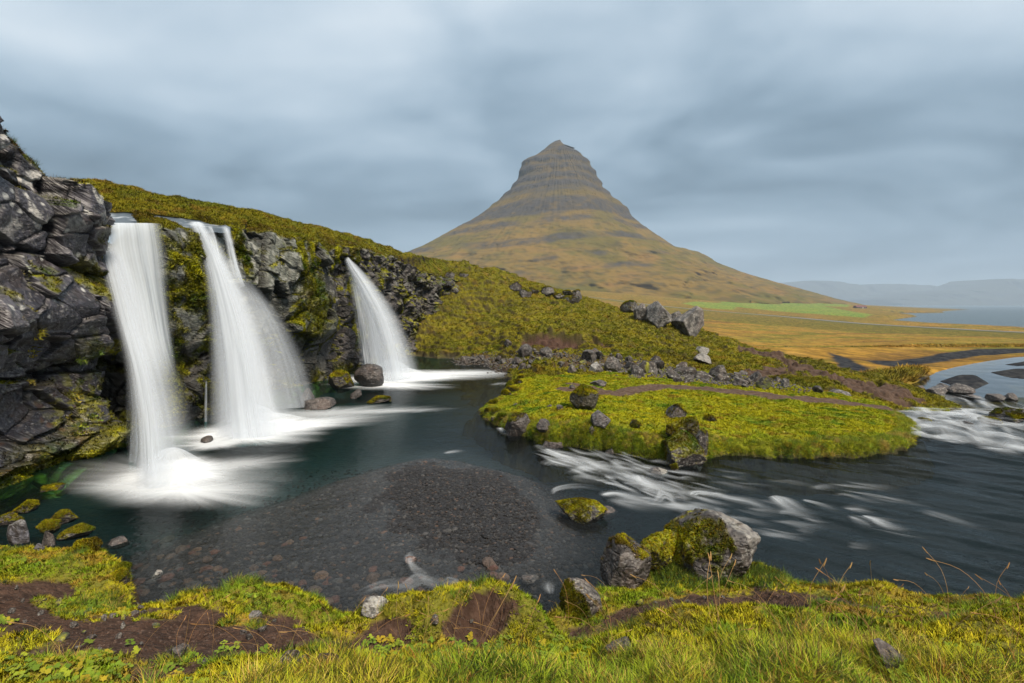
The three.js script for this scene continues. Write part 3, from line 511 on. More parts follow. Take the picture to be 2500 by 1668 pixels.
// ---------------------------------------------------------------- rock faces
// How far basalt blocks stand out of a face at a point; W.* of the larger cells stay readable through B
const B = { d: 0, crack: 0, r: 0, s: 0 };
function blocks(x, y, z, sx, sy, amp) {
  const wx = fbm(x * 0.9, y * 0.9, z * 0.9, 2) * 0.5, wy = fbm(x * 0.9 + 9, y * 0.9, z * 0.9, 2) * 0.4;
  worley((x + wx) * sx, (y + wy) * sy, (z + wx) * sx);
  const r1 = W.r, s1 = W.s, edge1 = W.f2 - W.f1, tilt = (W.dx * (W.t - 0.5) + W.dy * (W.s - 0.5) * 1.6 + W.dz * (W.r - 0.5)) * 0.8;
  worley((x + wy * 0.6) * sx * 2.7 + 31, (y + wx * 0.5) * sy * 3.1, (z + wy * 0.6) * sx * 2.7);
  const r2 = W.r, edge2 = W.f2 - W.f1, tilt2 = W.dy * (W.s - 0.5) + W.dx * (W.t - 0.5);
  B.d = amp * ((r1 - 0.5) * 1.0 + tilt * 1.0 + (r2 - 0.5) * 0.42 + tilt2 * 0.4 - 0.36 * sstep(0.07, 0.0, edge1) - 0.14 * sstep(0.06, 0, edge2)) + fbm(x * 6, y * 6, z * 6, 4) * 0.035;
  B.crack = Math.max(sstep(0.09, 0.01, edge1), 0.6 * sstep(0.07, 0.0, edge2)); B.r = r1; B.s = r2;
  return B;
}
// A wall over a ground line of [x, z] points; outward(...) is across the line, to its right going along it
function wall({ line, nu, nv, foot, head, profile, back = 2.5, backRise = 0.5, rows = 0.16, sx, sy, amp, paint, t0 = 0, t1 = 1 }) {
  const curve = new THREE.CatmullRomCurve3(line.map(([x, z]) => new THREE.Vector3(x, 0, z)), false, 'centripetal'), len = curve.getLength(), memo = [];
  for (let i = 0; i <= nu; i++) { const t = curve.getUtoTmapping(lerp(t0, t1, i / nu)), p = curve.getPoint(t), q = curve.getTangent(t); memo.push([p.x, p.z, -q.z, q.x]); }
  // smooth the outward direction, so that corners do not fold
  for (let k = 0; k < 30; k++) for (let i = 1; i < nu; i++) { memo[i][2] = (memo[i - 1][2] + memo[i + 1][2]) / 2; memo[i][3] = (memo[i - 1][3] + memo[i + 1][3]) / 2; }
  const raw = (u, v) => {
    const [x, z, ox, oz] = memo[Math.round(u * nu)], l = Math.hypot(ox, oz), a = u * len, y0 = foot(a, x, z), y1 = head(a, x, z), f = Math.min(1, v / (1 - rows)), y = lerp(y0, y1, f), b = Math.max(0, (v - (1 - rows)) / rows);
    const off = profile(a, y, x, z);
    return [x + ox / l * (off - b * back), y + b * (backRise.call ? backRise(a) : backRise), z + oz / l * (off - b * back), ox / l, oz / l, a, b];
  };
  const g = sheet(nu, nv, (u, v) => {
    const [x, y, z, ox, oz, a, b] = raw(u, v), k = blocks(x, y, z, sx, sy, amp).d * (1 - 0.75 * sstep(0, 0.15, b));
    const lip = 0.35 * sstep(0.0, 0.1, b) * sstep(0.3, 0.1, b) * 0;
    return [x + ox * (k - lip), y + fbm(x * 1.4, y, z * 1.4, 3) * 0.3 * sstep(0.75, 1.0, v / (1 - rows)) + fbm(x * 3, b * 3, z * 3, 3) * 0.12 * Math.min(1, b * 3), z + oz * (k - lip)];
  }, (p, n, u, v) => { const [x, y, z, , , a, b] = raw(u, v); blocks(x, y, z, sx, sy, amp); return paint(p, n, a, y, b, len); }, { uv: (p, u, v) => [p[2] + p[0] * 0.55, p[1] + p[0] * 0.7] });
  return g;
}
const MOSS = [[0.12, 0.118, 0.008], [0.26, 0.25, 0.010], [0.05, 0.08, 0.007], [0.055, 0.036, 0.009]];
function moss(x, y, z) { const a = fbm(x * 1.3, y * 1.3, z * 1.3 + 5, 3), b = fbm(x * 4, y * 4, z * 4, 3); let c = mix3(MOSS[0], MOSS[1], sstep(-0.05, 0.3, a + b * 0.6)); c = mix3(c, MOSS[2], sstep(0.05, 0.3, -a + b * 0.3)); return mix3(c, MOSS[3], 0.7 * sstep(0.12, 0.32, fbm(x * 2.2, y * 2.2, z * 2.2 + 9, 3))); }

// the near cliff at the left edge
const nearLine = [[-7.6, -3], [-8.55, -6.5], [-9.35, -9.6], [-9.62, -11.6], [-9.75, -13.0], [-10.25, -13.75], [-11.4, -14.1], [-13, -14.3]];
const nearProfile = [[-0.7, -0.35], [0.0, 0.02], [0.35, 0.12], [0.9, -0.18], [1.4, -0.22], [2.2, -0.16], [2.6, 0.02], [2.95, -0.02], [3.1, 0.12], [3.45, 0.22], [3.85, 0.02], [4.4, -0.12], [5.0, -0.2], [5.6, -0.18], [6.3, -0.2], [7.2, -0.25], [8.2, -0.35]];
let nearGeo, wallGeo;
{
  const g = wall({
    line: nearLine, nu: 560, nv: 430, foot: () => -0.8, head: (a, x, z) => table([[-14.2, 5.8], [-13, 6.0], [-12.3, 6.3], [-11.3, 6.85], [-9.6, 7.6], [-8, 8.2], [-6, 8.7], [-3, 9.2]], z) + fbm(z * 0.7, 3, 1, 3) * 0.35,
    profile: (a, y, x, z) => { const under = sstep(2.9, 2.6, y) * sstep(0.45, 0.9, y) * sstep(-13.2, -11.5, z); return table(nearProfile, y) * 1.15 + 0.04 * sstep(-12.0, -13.2, z) * sstep(0.5, 1.2, y) * sstep(6.3, 4.5, y) - 0.35 * under + fbm(a * 0.5, y * 0.8, 4, 3) * 0.35 - 0.5 * sstep(0.05, 0.3, fbm(a * 0.9 + 2, y * 0.5, 9, 2)) * sstep(4.2, 5.0, y) * sstep(6.4, 5.8, y); },
    back: 3.2, backRise: 0.7, rows: 0.16, sx: 0.42, sy: 0.52, amp: 0.72,
    paint: (p, n, a, y, b) => {
      const [x, , z] = p, f = fbm(x * 6, y * 6, z * 6, 4), m = fbm(x * 1.1, y * 1.1, z * 1.1, 4), st = fbm(z * 2 + y * 5, y * 1.2 - z * 2, x, 3);
      let c = mix3([0.021, 0.019, 0.024], [0.062, 0.057, 0.068], sstep(-0.25, 0.3, f + m * 0.5 + (B.r - 0.5) * 0.5));
      c = mix3(c, [0.034, 0.024, 0.021], 0.7 * sstep(0.0, 0.25, fbm(x * 1.7, y * 1.7, z * 1.7 + 3, 3)));
      c = mix3(c, [0.082, 0.079, 0.092], 0.5 * sstep(0.55, 0.85, B.s) * sstep(2.6, 3.2, y));
      c = mix3(c, [0.13, 0.115, 0.10], 0.6 * sstep(0.8, 0.9, B.r) * sstep(3, 2, y));
      c = mix3(c, [0.42, 0.40, 0.37], 0.9 * sstep(0.12, 0.20, fbm(x * 2.0, y * 2.0, z * 2.0 + 7, 5)) * sstep(4.3, 5.4, y + (z + 10) * 0.25)); const sp = fbm(x * 15, y * 15, z * 15, 2); c = mix3(c, [0.20, 0.19, 0.18], 0.7 * sstep(0.16, 0.3, sp + m * 0.2)); c = mix3(c, [0.016, 0.015, 0.017], 0.75 * sstep(0.05, 0.0, Math.abs(perlin(z * 1.6 - y * 1.3, z * 0.5 + y * 0.45, x * 0.5 + f * 0.3)) ) * sstep(0.0, 0.2, fbm(z * 1.1, y * 1.1, 6, 2) + 0.1)); c = c.map((e) => e * (0.85 + 0.5 * sstep(-0.35, 0.4, fbm(x * 11, y * 11, z * 11, 3))));   // pale lichen high up
      const w = worley(x * 3.6, y * 3.6, z * 3.6); c = mix3(c, [0.44, 0.43, 0.40], 0.9 * sstep(0.26, 0.14, w.f1 + f * 0.25) * sstep(0.55, 0.6, w.s) * sstep(2.7, 3.2, y));
      c = mix3(c, [0.10, 0.045, 0.02], 0.55 * sstep(0.15, 0.3, fbm(x * 3, y * 3, z * 3 + 20, 3)) * sstep(2.2, 0.8, y));
      c = mix3(c, [0.014, 0.012, 0.012], 0.55 * B.crack);
      let ms = Math.max(0.9 * sstep(0.9, 0.0, y) * sstep(-0.1, 0.2, m + 0.10), sstep(-11.8, -13.3, z) * sstep(0.0, 0.2, m + 0.02 + f * 0.3) * sstep(6.2, 4.2, y + m * 2), sstep(0.10, 0.3, m) * sstep(0.35, 0.7, n[1]), sstep(0.4, 0.15, y), 0.75 * sstep(-11, -12.6, z) * sstep(2.6, 1.2, y) * sstep(-0.05, 0.12, f));
      ms = clamp(ms); const up = sstep(0.02, 0.12, b + n[1] * 0.05 - 0.02);
      c = mix3(c, moss(x, y, z), ms);
      c = mix3(c, mix3([0.085, 0.095, 0.014], [0.05, 0.038, 0.018], sstep(-0.1, 0.2, fbm(x * 2, y, z * 2, 3))), up);
      c.m = clamp(Math.max(up, ms * 0.75)); return c;
    },
  });
  nearGeo = g;
  structure(top('cliff', g, M.wetRock), 'dark wet basalt cliff at the left edge with pale lichen and moss at its foot');
}
// the wall behind the falls, running away to the right up to the crags of the hillside
const wallLine = [[-15, -13.6], [-12.6, -14.6], [-11.2, -14.9], [-10.15, -15.2], [-9.75, -16.4], [-9.75, -17.3], [-10.3, -18.2], [-9.75, -19.2], [-9.0, -20.8], [-8.3, -22.8], [-8.05, -24.0], [-8.2, -25.3], [-7.75, -26.6], [-7.6, -30], [-7.2, -34], [-6.6, -37.5], [-5.8, -40], [-4.6, -43], [-2.8, -46], [-0.5, -49]];
const lipPts = [[-15, 5.6], [-12.6, 5.55], [-11.2, 5.6], [-10.15, 5.5], [-9.75, 5.7], [-9.75, 5.75], [-10.3, 5.8], [-9.75, 6.2], [-9.0, 6.15], [-8.3, 6.15], [-8.05, 6.1], [-8.2, 5.55], [-7.75, 6.25], [-7.6, 6.38], [-7.2, 6.27], [-6.6, 6.05], [-5.8, 5.8], [-4.6, 5.7], [-2.8, 5.3], [-0.5, 4.9]];
const wallCurve = new THREE.CatmullRomCurve3(wallLine.map(([x, z]) => new THREE.Vector3(x, 0, z)), false, 'centripetal');
const wallAlong = wallLine.map((_, i) => { let s = 0; const n = 400, t1 = i / (wallLine.length - 1); let q = wallCurve.getPoint(0); for (let k = 1; k <= n; k++) { const p = wallCurve.getPoint(t1 * k / n); s += p.distanceTo(q); q = p; } return s; });
const lipRows = wallAlong.map((s, i) => [s, lipPts[i][1]]);
const lipY = (a) => table(lipRows, a);
const aFall3 = wallAlong[11], aPillar0 = wallAlong[3], aPillar1 = wallAlong[6];
const inFall = (a) => Math.max(sstep(aPillar0 - 0.1, aPillar0 - 0.7, a), sstep(0.9, 0.5, Math.abs(a - aPillar1 - 0.1)), 0.8 * sstep(0.6, 0.3, Math.abs(a - aFall3)));
{
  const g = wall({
    line: wallLine, t1: 0.93, nu: 900, nv: 300, foot: () => -0.8, head: (a) => lipY(a) - 0.34 * inFall(a) + fbm(a * 0.9, 2, 2, 3) * 0.22 * (1 - inFall(a)),
    profile: (a, y) => {
      const pil = sstep(aPillar0 - 0.5, aPillar0 + 0.7, a) * sstep(aPillar1 - 0.1, aPillar1 - 1.0, a), mid = sstep(aPillar1 + 1, aPillar1 + 2.5, a) * sstep(aFall3 + 2, aFall3 - 0.5, a);
      return pil * (table([[-1, -0.15], [1, 0], [2.5, 0.15], [3.6, 0.35], [4.3, 0.42], [5.2, 0.2], [6, -0.1]], y)) + mid * table([[-1, -0.9], [1.2, -0.95], [1.9, -0.5], [2.4, 0.1], [3.6, 0.2], [5, 0.1], [6.2, -0.1]], y) + fbm(a * 0.5, y * 0.6, 8, 3) * 0.5 + sstep(aFall3 + 1, aFall3 + 4, a) * fbm(a * 0.9, y * 1.3, 18, 3) * 0.9;
    },
    back: 1.6, backRise: (a) => lerp(0.55, -0.5, inFall(a)), rows: 0.12, sx: 0.5, sy: 0.5, amp: 0.52,
    paint: (p, n, a, y, b) => {
      const [x, , z] = p, f = fbm(x * 5, y * 5, z * 5, 4), m = fbm(x * 0.9, y * 0.6, z * 0.9 + 2, 4), far = sstep(aFall3 - 1, aFall3 + 2, a);
      let c = mix3(mix3([0.028, 0.029, 0.025], [0.10, 0.104, 0.086], sstep(-0.25, 0.25, f + m * 0.5 + (B.r - 0.5) * 0.6)), mix3([0.022, 0.019, 0.019], [0.066, 0.057, 0.053], sstep(-0.25, 0.3, f + m * 0.5)), far);
      c = c.map((e) => e * (0.7 + 0.95 * sstep(-0.35, 0.4, fbm(x * 9, y * 9, z * 9, 3)))); c = mix3(c, [0.28, 0.28, 0.25], 0.75 * sstep(0.08, 0.22, fbm(x * 3, y * 3, z * 3 + 4, 5)) * sstep(2.5, 4.5, y) * (1 - far * 0.5));
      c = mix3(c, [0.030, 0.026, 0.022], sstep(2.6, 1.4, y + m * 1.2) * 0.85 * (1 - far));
      c = mix3(c, [0.012, 0.011, 0.010], 0.75 * B.crack);
      const pil = sstep(aPillar0 - 0.6, aPillar0 + 0.4, a) * sstep(aPillar1 + 0.2, aPillar1 - 0.6, a), run = fbm(a * 1.1, y * 0.25, 3, 3);
      const drip = Math.exp(-(((a - aFall3 + 1.9) / 0.7) ** 2)) * sstep(1.6, 2.6, y) * sstep(5.6, 4.8, y);
      let ms = Math.max(pil * sstep(-0.16, 0.06, m + f * 0.4 + 0.02) * sstep(6.1, 5.3, y + f), sstep(0.17, 0.28, run + f * 0.25) * sstep(1.0, 2.0, y), sstep(0.4, 0.7, n[1]) * sstep(-0.1, 0.15, m), drip * sstep(-0.3, 0, f + 0.1), 0.8 * sstep(0.9, 0.2, y) * sstep(-0.15, 0.1, m));
      ms = clamp(ms); const up = sstep(0.02, 0.14, b) * (1 - inFall(a));
      const wet = (a < aPillar0 - 0.6 ? 1 : 0); ms *= 1 - wet * 0.6;
      c = mix3(c, moss(x, y, z), ms); c = mix3(c, mix3([0.10, 0.095, 0.010], [0.08, 0.06, 0.012], sstep(-0.15, 0.2, m)), up);
      c.m = clamp(Math.max(up, ms * 0.8)); return c;
    },
  });
  wallGeo = g;
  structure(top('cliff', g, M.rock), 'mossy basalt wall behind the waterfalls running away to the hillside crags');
}
// the grassy slope above the wall
const ridgeRows = [[-400, 380, 19], [150, 440, 21], [262, 452, 22], [360, 472, 23], [480, 497, 25], [622, 519, 27], [748, 551, 29], [855, 576, 32], [947, 605, 36], [1016, 625, 40], [1092, 640, 46.5], [1180, 656, 50]];
const streamBack = [[225, 510], [300, 508], [380, 515], [450, 524], [530, 535], [600, 546]];
let upperGeo;
{
  const n = wallLine.length, lip = (t) => { const p = wallCurve.getPoint(t), q = wallCurve.getTangent(t), i = t * (n - 1), k = Math.min(n - 2, Math.floor(i)); return [p.x, lerp(lipPts[k][1], lipPts[k + 1][1], i - k), p.z, -q.z, q.x]; };
  const ridgePts = ridgeRows.map(([px, py, d]) => at(px, py, d)), rc = new THREE.CatmullRomCurve3(ridgePts.map((p) => new THREE.Vector3(...p)));
  const smooth = (t) => { let s = [0, 0, 0, 0, 0]; for (let k = -3; k <= 3; k++) { const l = lip(clamp(t + k * 0.012)); for (let e = 0; e < 5; e++) s[e] += l[e] / 7; } return s; };
  const g = sheet(620, 190, (u, v) => {
    const t = lerp(0.0, 0.93, u), l = smooth(t), r = rc.getPoint(Math.min(1, 0.12 + 0.88 * u)), ll = Math.hypot(l[3], l[4]);
    const lpx = CX - l[0] / l[2] * F, bk = sstep(640, 575, lpx), e0 = at(lpx, table(streamBack, lpx), lerp(16.6, 19.4, clamp((lpx - 225) / 347))), s = [lerp(l[0] - l[3] / ll * 0.7, e0[0], bk), lerp(l[1] - 0.10, e0[1] - 0.12, bk), lerp(l[2] - l[4] / ll * 0.7, e0[2], bk)];
    let x, y, z;
    if (v < 0.8) { const k = v / 0.8; x = lerp(s[0], r.x, k); z = lerp(s[2], r.z, k); y = lerp(s[1], r.y, k * 0.75 + 0.25 * Math.sin(k * Math.PI / 2)); } else { const k = (v - 0.8) / 0.2; x = r.x - 0.35 * k * 9; z = r.z - 0.94 * k * 9; y = r.y - k * k * 2.2; }
    const e = sstep(0, 0.12, v);
    y += e * (fbm(x * 0.7, 3, z * 0.7, 4) * 0.32 + fbm(x * 2.6, 5, z * 2.6, 3) * 0.15) + ridged(x * 1.2, 3, z * 1.2, 2) * 0.12 * e;
    y -= 1.4 * Math.pow(sstep(0.9, 1, u), 2);
    return [x, y, z];
  }, ([x, y, z], nn) => {
    const a = fbm(x * 0.5, 3, z * 0.5, 4), f = fbm(x * 3, 5, z * 3, 4);
    let c = mix3([0.115, 0.105, 0.010], [0.075, 0.082, 0.009], sstep(-0.2, 0.25, a + f * 0.4));
    c = mix3(c, [0.13, 0.075, 0.016], 0.7 * sstep(0.08, 0.3, fbm(x * 1.3, 9, z * 1.3, 4)));
    c = mix3(c, [0.03, 0.024, 0.014], 0.8 * sstep(0.14, 0.32, fbm(x * 1.7, 15, z * 1.7, 4)) + 0.8 * sstep(0.5, 0.2, nn[1]));
    c.m = sstep(0.1, 0.4, nn[1]); return c;
  });
  upperGeo = g;
  structure(top('grassy_slope', g, M.turf), 'yellow green slope above the waterfalls');
}
// ---------------------------------------------------------------- water of the pool and the river
const FLOW = [0.78, 0.62];
function ripple(x, z) {
  const right = sstep(1.5, 6, x) * sstep(-15.5, -12.5, z), rap = sstep(6.5, 9, x) * sstep(-11.5, -14, z) * sstep(-27, -22, z), s = x * FLOW[0] + z * FLOW[1], t = -x * FLOW[1] + z * FLOW[0];
  const w = fbm(s * 0.3, t * 1.4, 2, 3) * 0.12 + fbm(s * 0.8 + 4, t * 3.6, 5, 3) * 0.05;
  const r = fbm(x * 1.1 + z * 0.25, z * 0.5, 3, 3) * 0.24 + fbm(x * 2.6, z * 1.4, 8, 3) * 0.06;
  return right * w * (0.6 + 0.8 * sstep(2, 9, x)) + rap * r + fbm(x * 1.2, z * 1.2, 4, 3) * 0.010 + sstep(-26, -30, z) * fbm(x * 0.6, z * 0.6, 6, 3) * 0.02;
}
const surfaceY = (x, z) => waterY(x, z) + ripple(x, z);
const waterM = new THREE.MeshPhysicalMaterial({ vertexColors: true, transmission: 0.994, thickness: 0, ior: 1.33, roughness: 0.14, specularIntensity: 0.38, ...bump(grainTex, 0.3, 0.012) });
const river = group('river'); structure(river, 'dark clear river water with white foam below the falls');
{
  const g = sheet(820, 560, (u, v) => { const px = lerp(-900, 3600, u), d = 3.6 * Math.pow(38 / 3.6, v), x = (px - CX) / F * d; return [x, surfaceY(x, -d), -d]; }, ([x, y, z]) => {
    const dep = Math.max(0, y - bedH(x, z)), t = sstep(0.02, 0.6, dep), teal = sstep(-1, -6, x) * sstep(-6, -10, z);
    return mix3([0.92, 0.93, 0.92], mix3([0.36, 0.42, 0.44], [0.30, 0.54, 0.53], teal), t);
  });
  part('water', g, waterM, river);
  const low = sheet(160, 60, (u, v) => { const d = 38 * Math.pow(70 / 38, v), px = lerp(table([[38, 2180], [43, 2200], [47, 2250], [52, 2290], [56.6, 2340], [62, 2410], [67.5, 2490], [72, 2700]], d), 3600, u), x = (px - CX) / F * d; return [x, surfaceY(x, -d), -d]; });
  part('water', low, new THREE.MeshPhysicalMaterial({ color: new THREE.Color().setRGB(0.3, 0.36, 0.38), transmission: 0.99, thickness: 0, ior: 1.33, roughness: 0.07 }), river);
}
// ---------------------------------------------------------------- foam
const foamM = new THREE.MeshStandardMaterial({ color: 0xffffff, vertexColors: true, transparent: true, roughness: 1, side: THREE.DoubleSide });
let lift = 0.006;
const nextLift = () => { lift += 0.0007; return lift; };
// a splash: white water running outwards from where a fall lands, (px, py) in sight at water level
function splash(cx, cz, rx, rz, ang, power, seed, { stretch = 1, hump = 0.0, inner = 0.25, sharp = 9 } = {}) {
  const up = nextLift(), ca = Math.cos(ang), sa = Math.sin(ang);
  return sheet(240, 60, (u, v) => { const th = u * Math.PI * 2, r = v, a = Math.cos(th) * r * rx * (Math.cos(th) > 0 ? stretch : 1), b = Math.sin(th) * r * rz, x = cx + a * ca - b * sa, z = cz + a * sa + b * ca; return [x, Math.max(surfaceY(x, z), -2) + up + hump * Math.exp(-r * r * sharp), z]; }, (p, n, u, v) => {
    const th = u * Math.PI * 2, c = Math.cos(th), s = Math.sin(th), rag = fbm(c * 1.8 + seed, s * 1.8, 1, 3) * 0.55, str = fbm(c * 7 + seed, s * 7, v * 1.6, 3) + 0.5 * fbm(c * 20, s * 20 + seed, v * 2.5, 3);
    const e = v * (1 + rag), core = sstep(1.0, inner, e), a = clamp(power * Math.pow(core, 1.25) * (0.8 + 0.5 * core + str * 1.0 * (1 - core * 0.7))) * sstep(1.0, 0.75, v);
    return [0.74, 0.77, 0.80, clamp(a, 0, 0.97)];
  }, { alpha: true, flip: true });
}
// a streak of white water along sight-line points, ways = half widths
function streak(pts, half, power, seed, { head = 0.25, tail = 0.75, skew = 0, nu = 70, nv = 14 } = {}) {
  const up = nextLift(), P = pts.map(([px, py]) => { let p = onY(px, py, 0); for (let k = 0; k < 6; k++) p = onY(px, py, waterY(p[0], p[2])); return new THREE.Vector3(...p); }), c = new THREE.CatmullRomCurve3(P, false, 'centripetal'), L = c.getLength();
  return sheet(nu, nv, (u, v) => { const p = c.getPoint(u), t = c.getTangent(u), l = Math.hypot(t.x, t.z), w = half * 1.75 * (0.45 + 0.75 * Math.sin(Math.min(1, u * 1.3) * Math.PI * 0.6)) * (v * 2 - 1), x = p.x - t.z / l * w, z = p.z + t.x / l * w; return [x, surfaceY(x, z) + up, z]; }, (p, n, u, v) => {
    const k = Math.abs(v * 2 - 1 + skew * (1 - u)), str = fbm(v * 5 + seed, u * L * 0.7, seed, 3) + 0.5 * fbm(v * 13, u * L * 1.2 + seed, 3, 2);
    const a = power * Math.pow(sstep(1, 0.0, k), 1.5) * sstep(0, head, u) * Math.pow(sstep(1, 1 - tail, u), 1.3) * (0.8 + str * 1.5);
    return [0.50, 0.53, 0.56, clamp(0.62 * a * sstep(1, 0.75, Math.abs(v * 2 - 1)), 0, 0.95)];
  }, { alpha: true, flip: true });
}
{
  const list = [], S = (px, py, ...r) => { const p = onY(px, py, 0); list.push(splash(p[0], p[2], ...r)); };
  // fall one: the round splash
  S(420, 1155, 1.5, 1.35, 0.5, 1.0, 3, { stretch: 1.25, hump: 0.10, inner: 0.2 }); S(440, 1195, 2.4, 1.2, 0.3, 0.65, 13, { inner: 0.0 }); S(420, 1160, 3.4, 1.8, 0.4, 0.38, 23, { inner: 0.0 }); S(575, 1135, 1.7, 0.9, -0.3, 0.32, 29, { inner: 0 }); S(330, 1190, 1.8, 0.8, 0.2, 0.35, 33, { inner: 0 });
  // fall two
  S(615, 1050, 1.9, 1.7, -0.5, 1.1, 5, { stretch: 1.5, hump: 0.12 }); S(690, 1040, 3.4, 1.4, -0.4, 0.65, 15, { stretch: 1.25, inner: 0.05 }); S(600, 1065, 2.6, 1.2, 0.1, 0.8, 25, { inner: 0.0 }); S(800, 1010, 4.0, 1.4, -0.3, 0.34, 35, { inner: 0 }); S(520, 1085, 1.1, 0.8, 0.2, 0.5, 37); S(950, 1005, 2.6, 0.6, -0.2, 0.25, 39, { inner: 0 });
  // fall three
  S(955, 925, 2.4, 2.1, -0.2, 1.2, 7, { stretch: 1.6, hump: 0.15 }); S(1010, 918, 4.8, 2.8, -0.12, 0.7, 17, { stretch: 1.2, inner: 0.05 }); S(955, 940, 3.4, 1.9, 0.2, 0.75, 27, { inner: 0 }); S(1110, 912, 4.6, 2.2, -0.08, 0.5, 47, { inner: 0 });
  // low spray hanging over the landing places
  for (const [px, py, rx, rz, h, pw] of [[420, 1160, 1.2, 1.0, 0.55, 0.34], [430, 1165, 1.6, 1.3, 0.32, 0.30], [620, 1052, 1.8, 1.5, 0.7, 0.34], [660, 1045, 2.4, 1.7, 0.4, 0.3], [955, 925, 2.2, 1.9, 0.9, 0.34], [980, 925, 2.9, 2.1, 0.5, 0.3]]) S(px, py, rx, rz, 0, pw, px, { hump: h, sharp: 4, inner: 0 });
  const foam = part('foam', mergeGeometries(list), foamM, river); tag(foam, 'white foam spreading where the falls land'); stuff(foam);
  const bundle = (pts, n, spread, half, power) => { for (let i = 0; i < n; i++) { const o = (i / (n - 1) - 0.5) * spread; K(pts.map(([a, b], k) => [a + o * 0.5 + Math.sin(k * 2 + i) * 2, b + o * (0.5 + 0.2 * k)]), half, power * (0.6 + 0.4 * Math.cos(i * 2.4)), { nu: 40, nv: 6, head: 0.35, tail: 0.8 }); } };
  const st = [], K = (pts, half, power, o = {}) => st.push(streak(pts, half, power, 1 + st.length * 7.3, o));
  // the current round the mound
  K([[1330, 1097], [1370, 1112], [1430, 1128], [1500, 1145]], 0.16, 1.15, { head: 0.08 }); K([[1340, 1105], [1420, 1130], [1520, 1150], [1600, 1172]], 0.26, 0.6);
  K([[1330, 1140], [1350, 1132], [1400, 1138], [1450, 1152]], 0.22, 0.55); K([[1380, 1160], [1430, 1148], [1470, 1145], [1530, 1165], [1580, 1180]], 0.24, 0.75); K([[1390, 1165], [1440, 1172], [1520, 1175]], 0.2, 0.4);
  K([[1555, 1135], [1600, 1148], [1660, 1158]], 0.15, 0.55); K([[1500, 1155], [1560, 1178], [1620, 1195]], 0.22, 0.45);
  K([[1555, 1160], [1570, 1180], [1620, 1198], [1690, 1215], [1750, 1235]], 0.26, 1.0, { head: 0.1 }); K([[1615, 1150], [1680, 1160], [1740, 1172]], 0.12, 0.5);
  bundle([[1345, 1212], [1362, 1197], [1420, 1191], [1490, 1202]], 5, 12, 0.04, 0.6);
  K([[1465, 1215], [1500, 1210], [1560, 1222], [1640, 1240], [1700, 1250]], 0.17, 0.95, { head: 0.12 }); K([[1480, 1220], [1560, 1235], [1650, 1250]], 0.22, 0.5);
  bundle([[1590, 1236], [1605, 1224], [1618, 1210], [1634, 1216], [1650, 1230], [1690, 1242], [1750, 1252]], 6, 16, 0.04, 0.7); K([[1600, 1240], [1660, 1243], [1740, 1256], [1800, 1268]], 0.2, 0.7);
  K([[1688, 1216], [1700, 1208], [1730, 1210], [1790, 1222], [1850, 1235]], 0.12, 1.1, { head: 0.12 }); K([[1740, 1215], [1820, 1228], [1900, 1250]], 0.16, 0.6);
  K([[1885, 1216], [1905, 1225], [1950, 1255], [2020, 1275]], 0.17, 0.75, { head: 0.1 }); K([[1958, 1226], [2000, 1236], [2060, 1262]], 0.10, 0.7, { head: 0.1 }); K([[2055, 1245], [2100, 1248], [2150, 1262]], 0.12, 0.4);
  K([[2070, 1265], [2100, 1278], [2140, 1298]], 0.10, 0.5); K([[2105, 1262], [2130, 1270], [2170, 1290], [2240, 1300]], 0.12, 1.0, { head: 0.1 }); K([[2240, 1250], [2330, 1275], [2430, 1310]], 0.2, 0.22);
  // the small run over the gravel
  bundle([[1028, 1366], [1005, 1364], [1000, 1380], [1022, 1402], [1050, 1418], [1090, 1432]], 6, 20, 0.036, 0.36); bundle([[870, 1464], [915, 1444], [965, 1436], [1010, 1440], [1060, 1452]], 5, 22, 0.038, 0.3); bundle([[945, 1466], [990, 1442], [1025, 1424], [1065, 1436], [1120, 1450], [1170, 1450]], 6, 22, 0.038, 0.34); bundle([[1085, 1440], [1095, 1428], [1115, 1432], [1140, 1448], [1200, 1444]], 4, 16, 0.03, 0.3);
  K([[1345, 1465], [1340, 1440], [1350, 1425]], 0.06, 0.45); K([[1080, 1114], [1110, 1108], [1140, 1106]], 0.10, 0.7); K([[1225, 1060], [1222, 1050], [1232, 1062], [1250, 1075]], 0.10, 0.6); K([[1000, 1015], [1050, 1005], [1080, 1018]], 0.2, 0.3);
  K([[300, 1225], [380, 1225], [480, 1235]], 0.3, 0.35); K([[1195, 945], [1230, 940], [1260, 950]], 0.3, 0.35);
  // the rapids
  const r = rng(91);
  for (const [px, py, len, half, pw] of [[2205, 1000, 90, .5, 1.0], [2245, 990, 120, .6, 1.1], [2290, 985, 120, .6, 1.0], [2300, 1010, 130, .55, 1.1], [2250, 1020, 110, .5, 1.0], [2350, 1020, 130, .5, .95], [2260, 1045, 100, .38, 1.1], [2310, 1035, 110, .4, .8], [2390, 1055, 110, .4, 1.1], [2340, 1065, 110, .3, .8], [2440, 1085, 110, .35, 1.1], [2400, 1095, 90, .25, .8], [2480, 1040, 110, .4, .8], [2460, 1010, 110, .5, .7], [2230, 975, 60, .5, .8], [2330, 990, 100, .5, .8], [2400, 1030, 100, .4, .9], [2500, 1100, 90, .3, 1.0], [2225, 1030, 60, .35, .8], [2270, 960, 70, .45, .6], [2365, 1045, 80, .3, .9], [2425, 1065, 90, .3, 1.0], [2290, 1060, 60, .25, .7], [2180, 990, 60, .35, .7], [2130, 928 + 60, 40, .3, .5]])
    K([[px, py - 10], [px + len * 0.3, py + 4], [px + len * 0.7, py + 12 + r() * 10], [px + len, py + 26 + r() * 10]], half, pw * 0.8, { head: 0.35, tail: 0.6 });
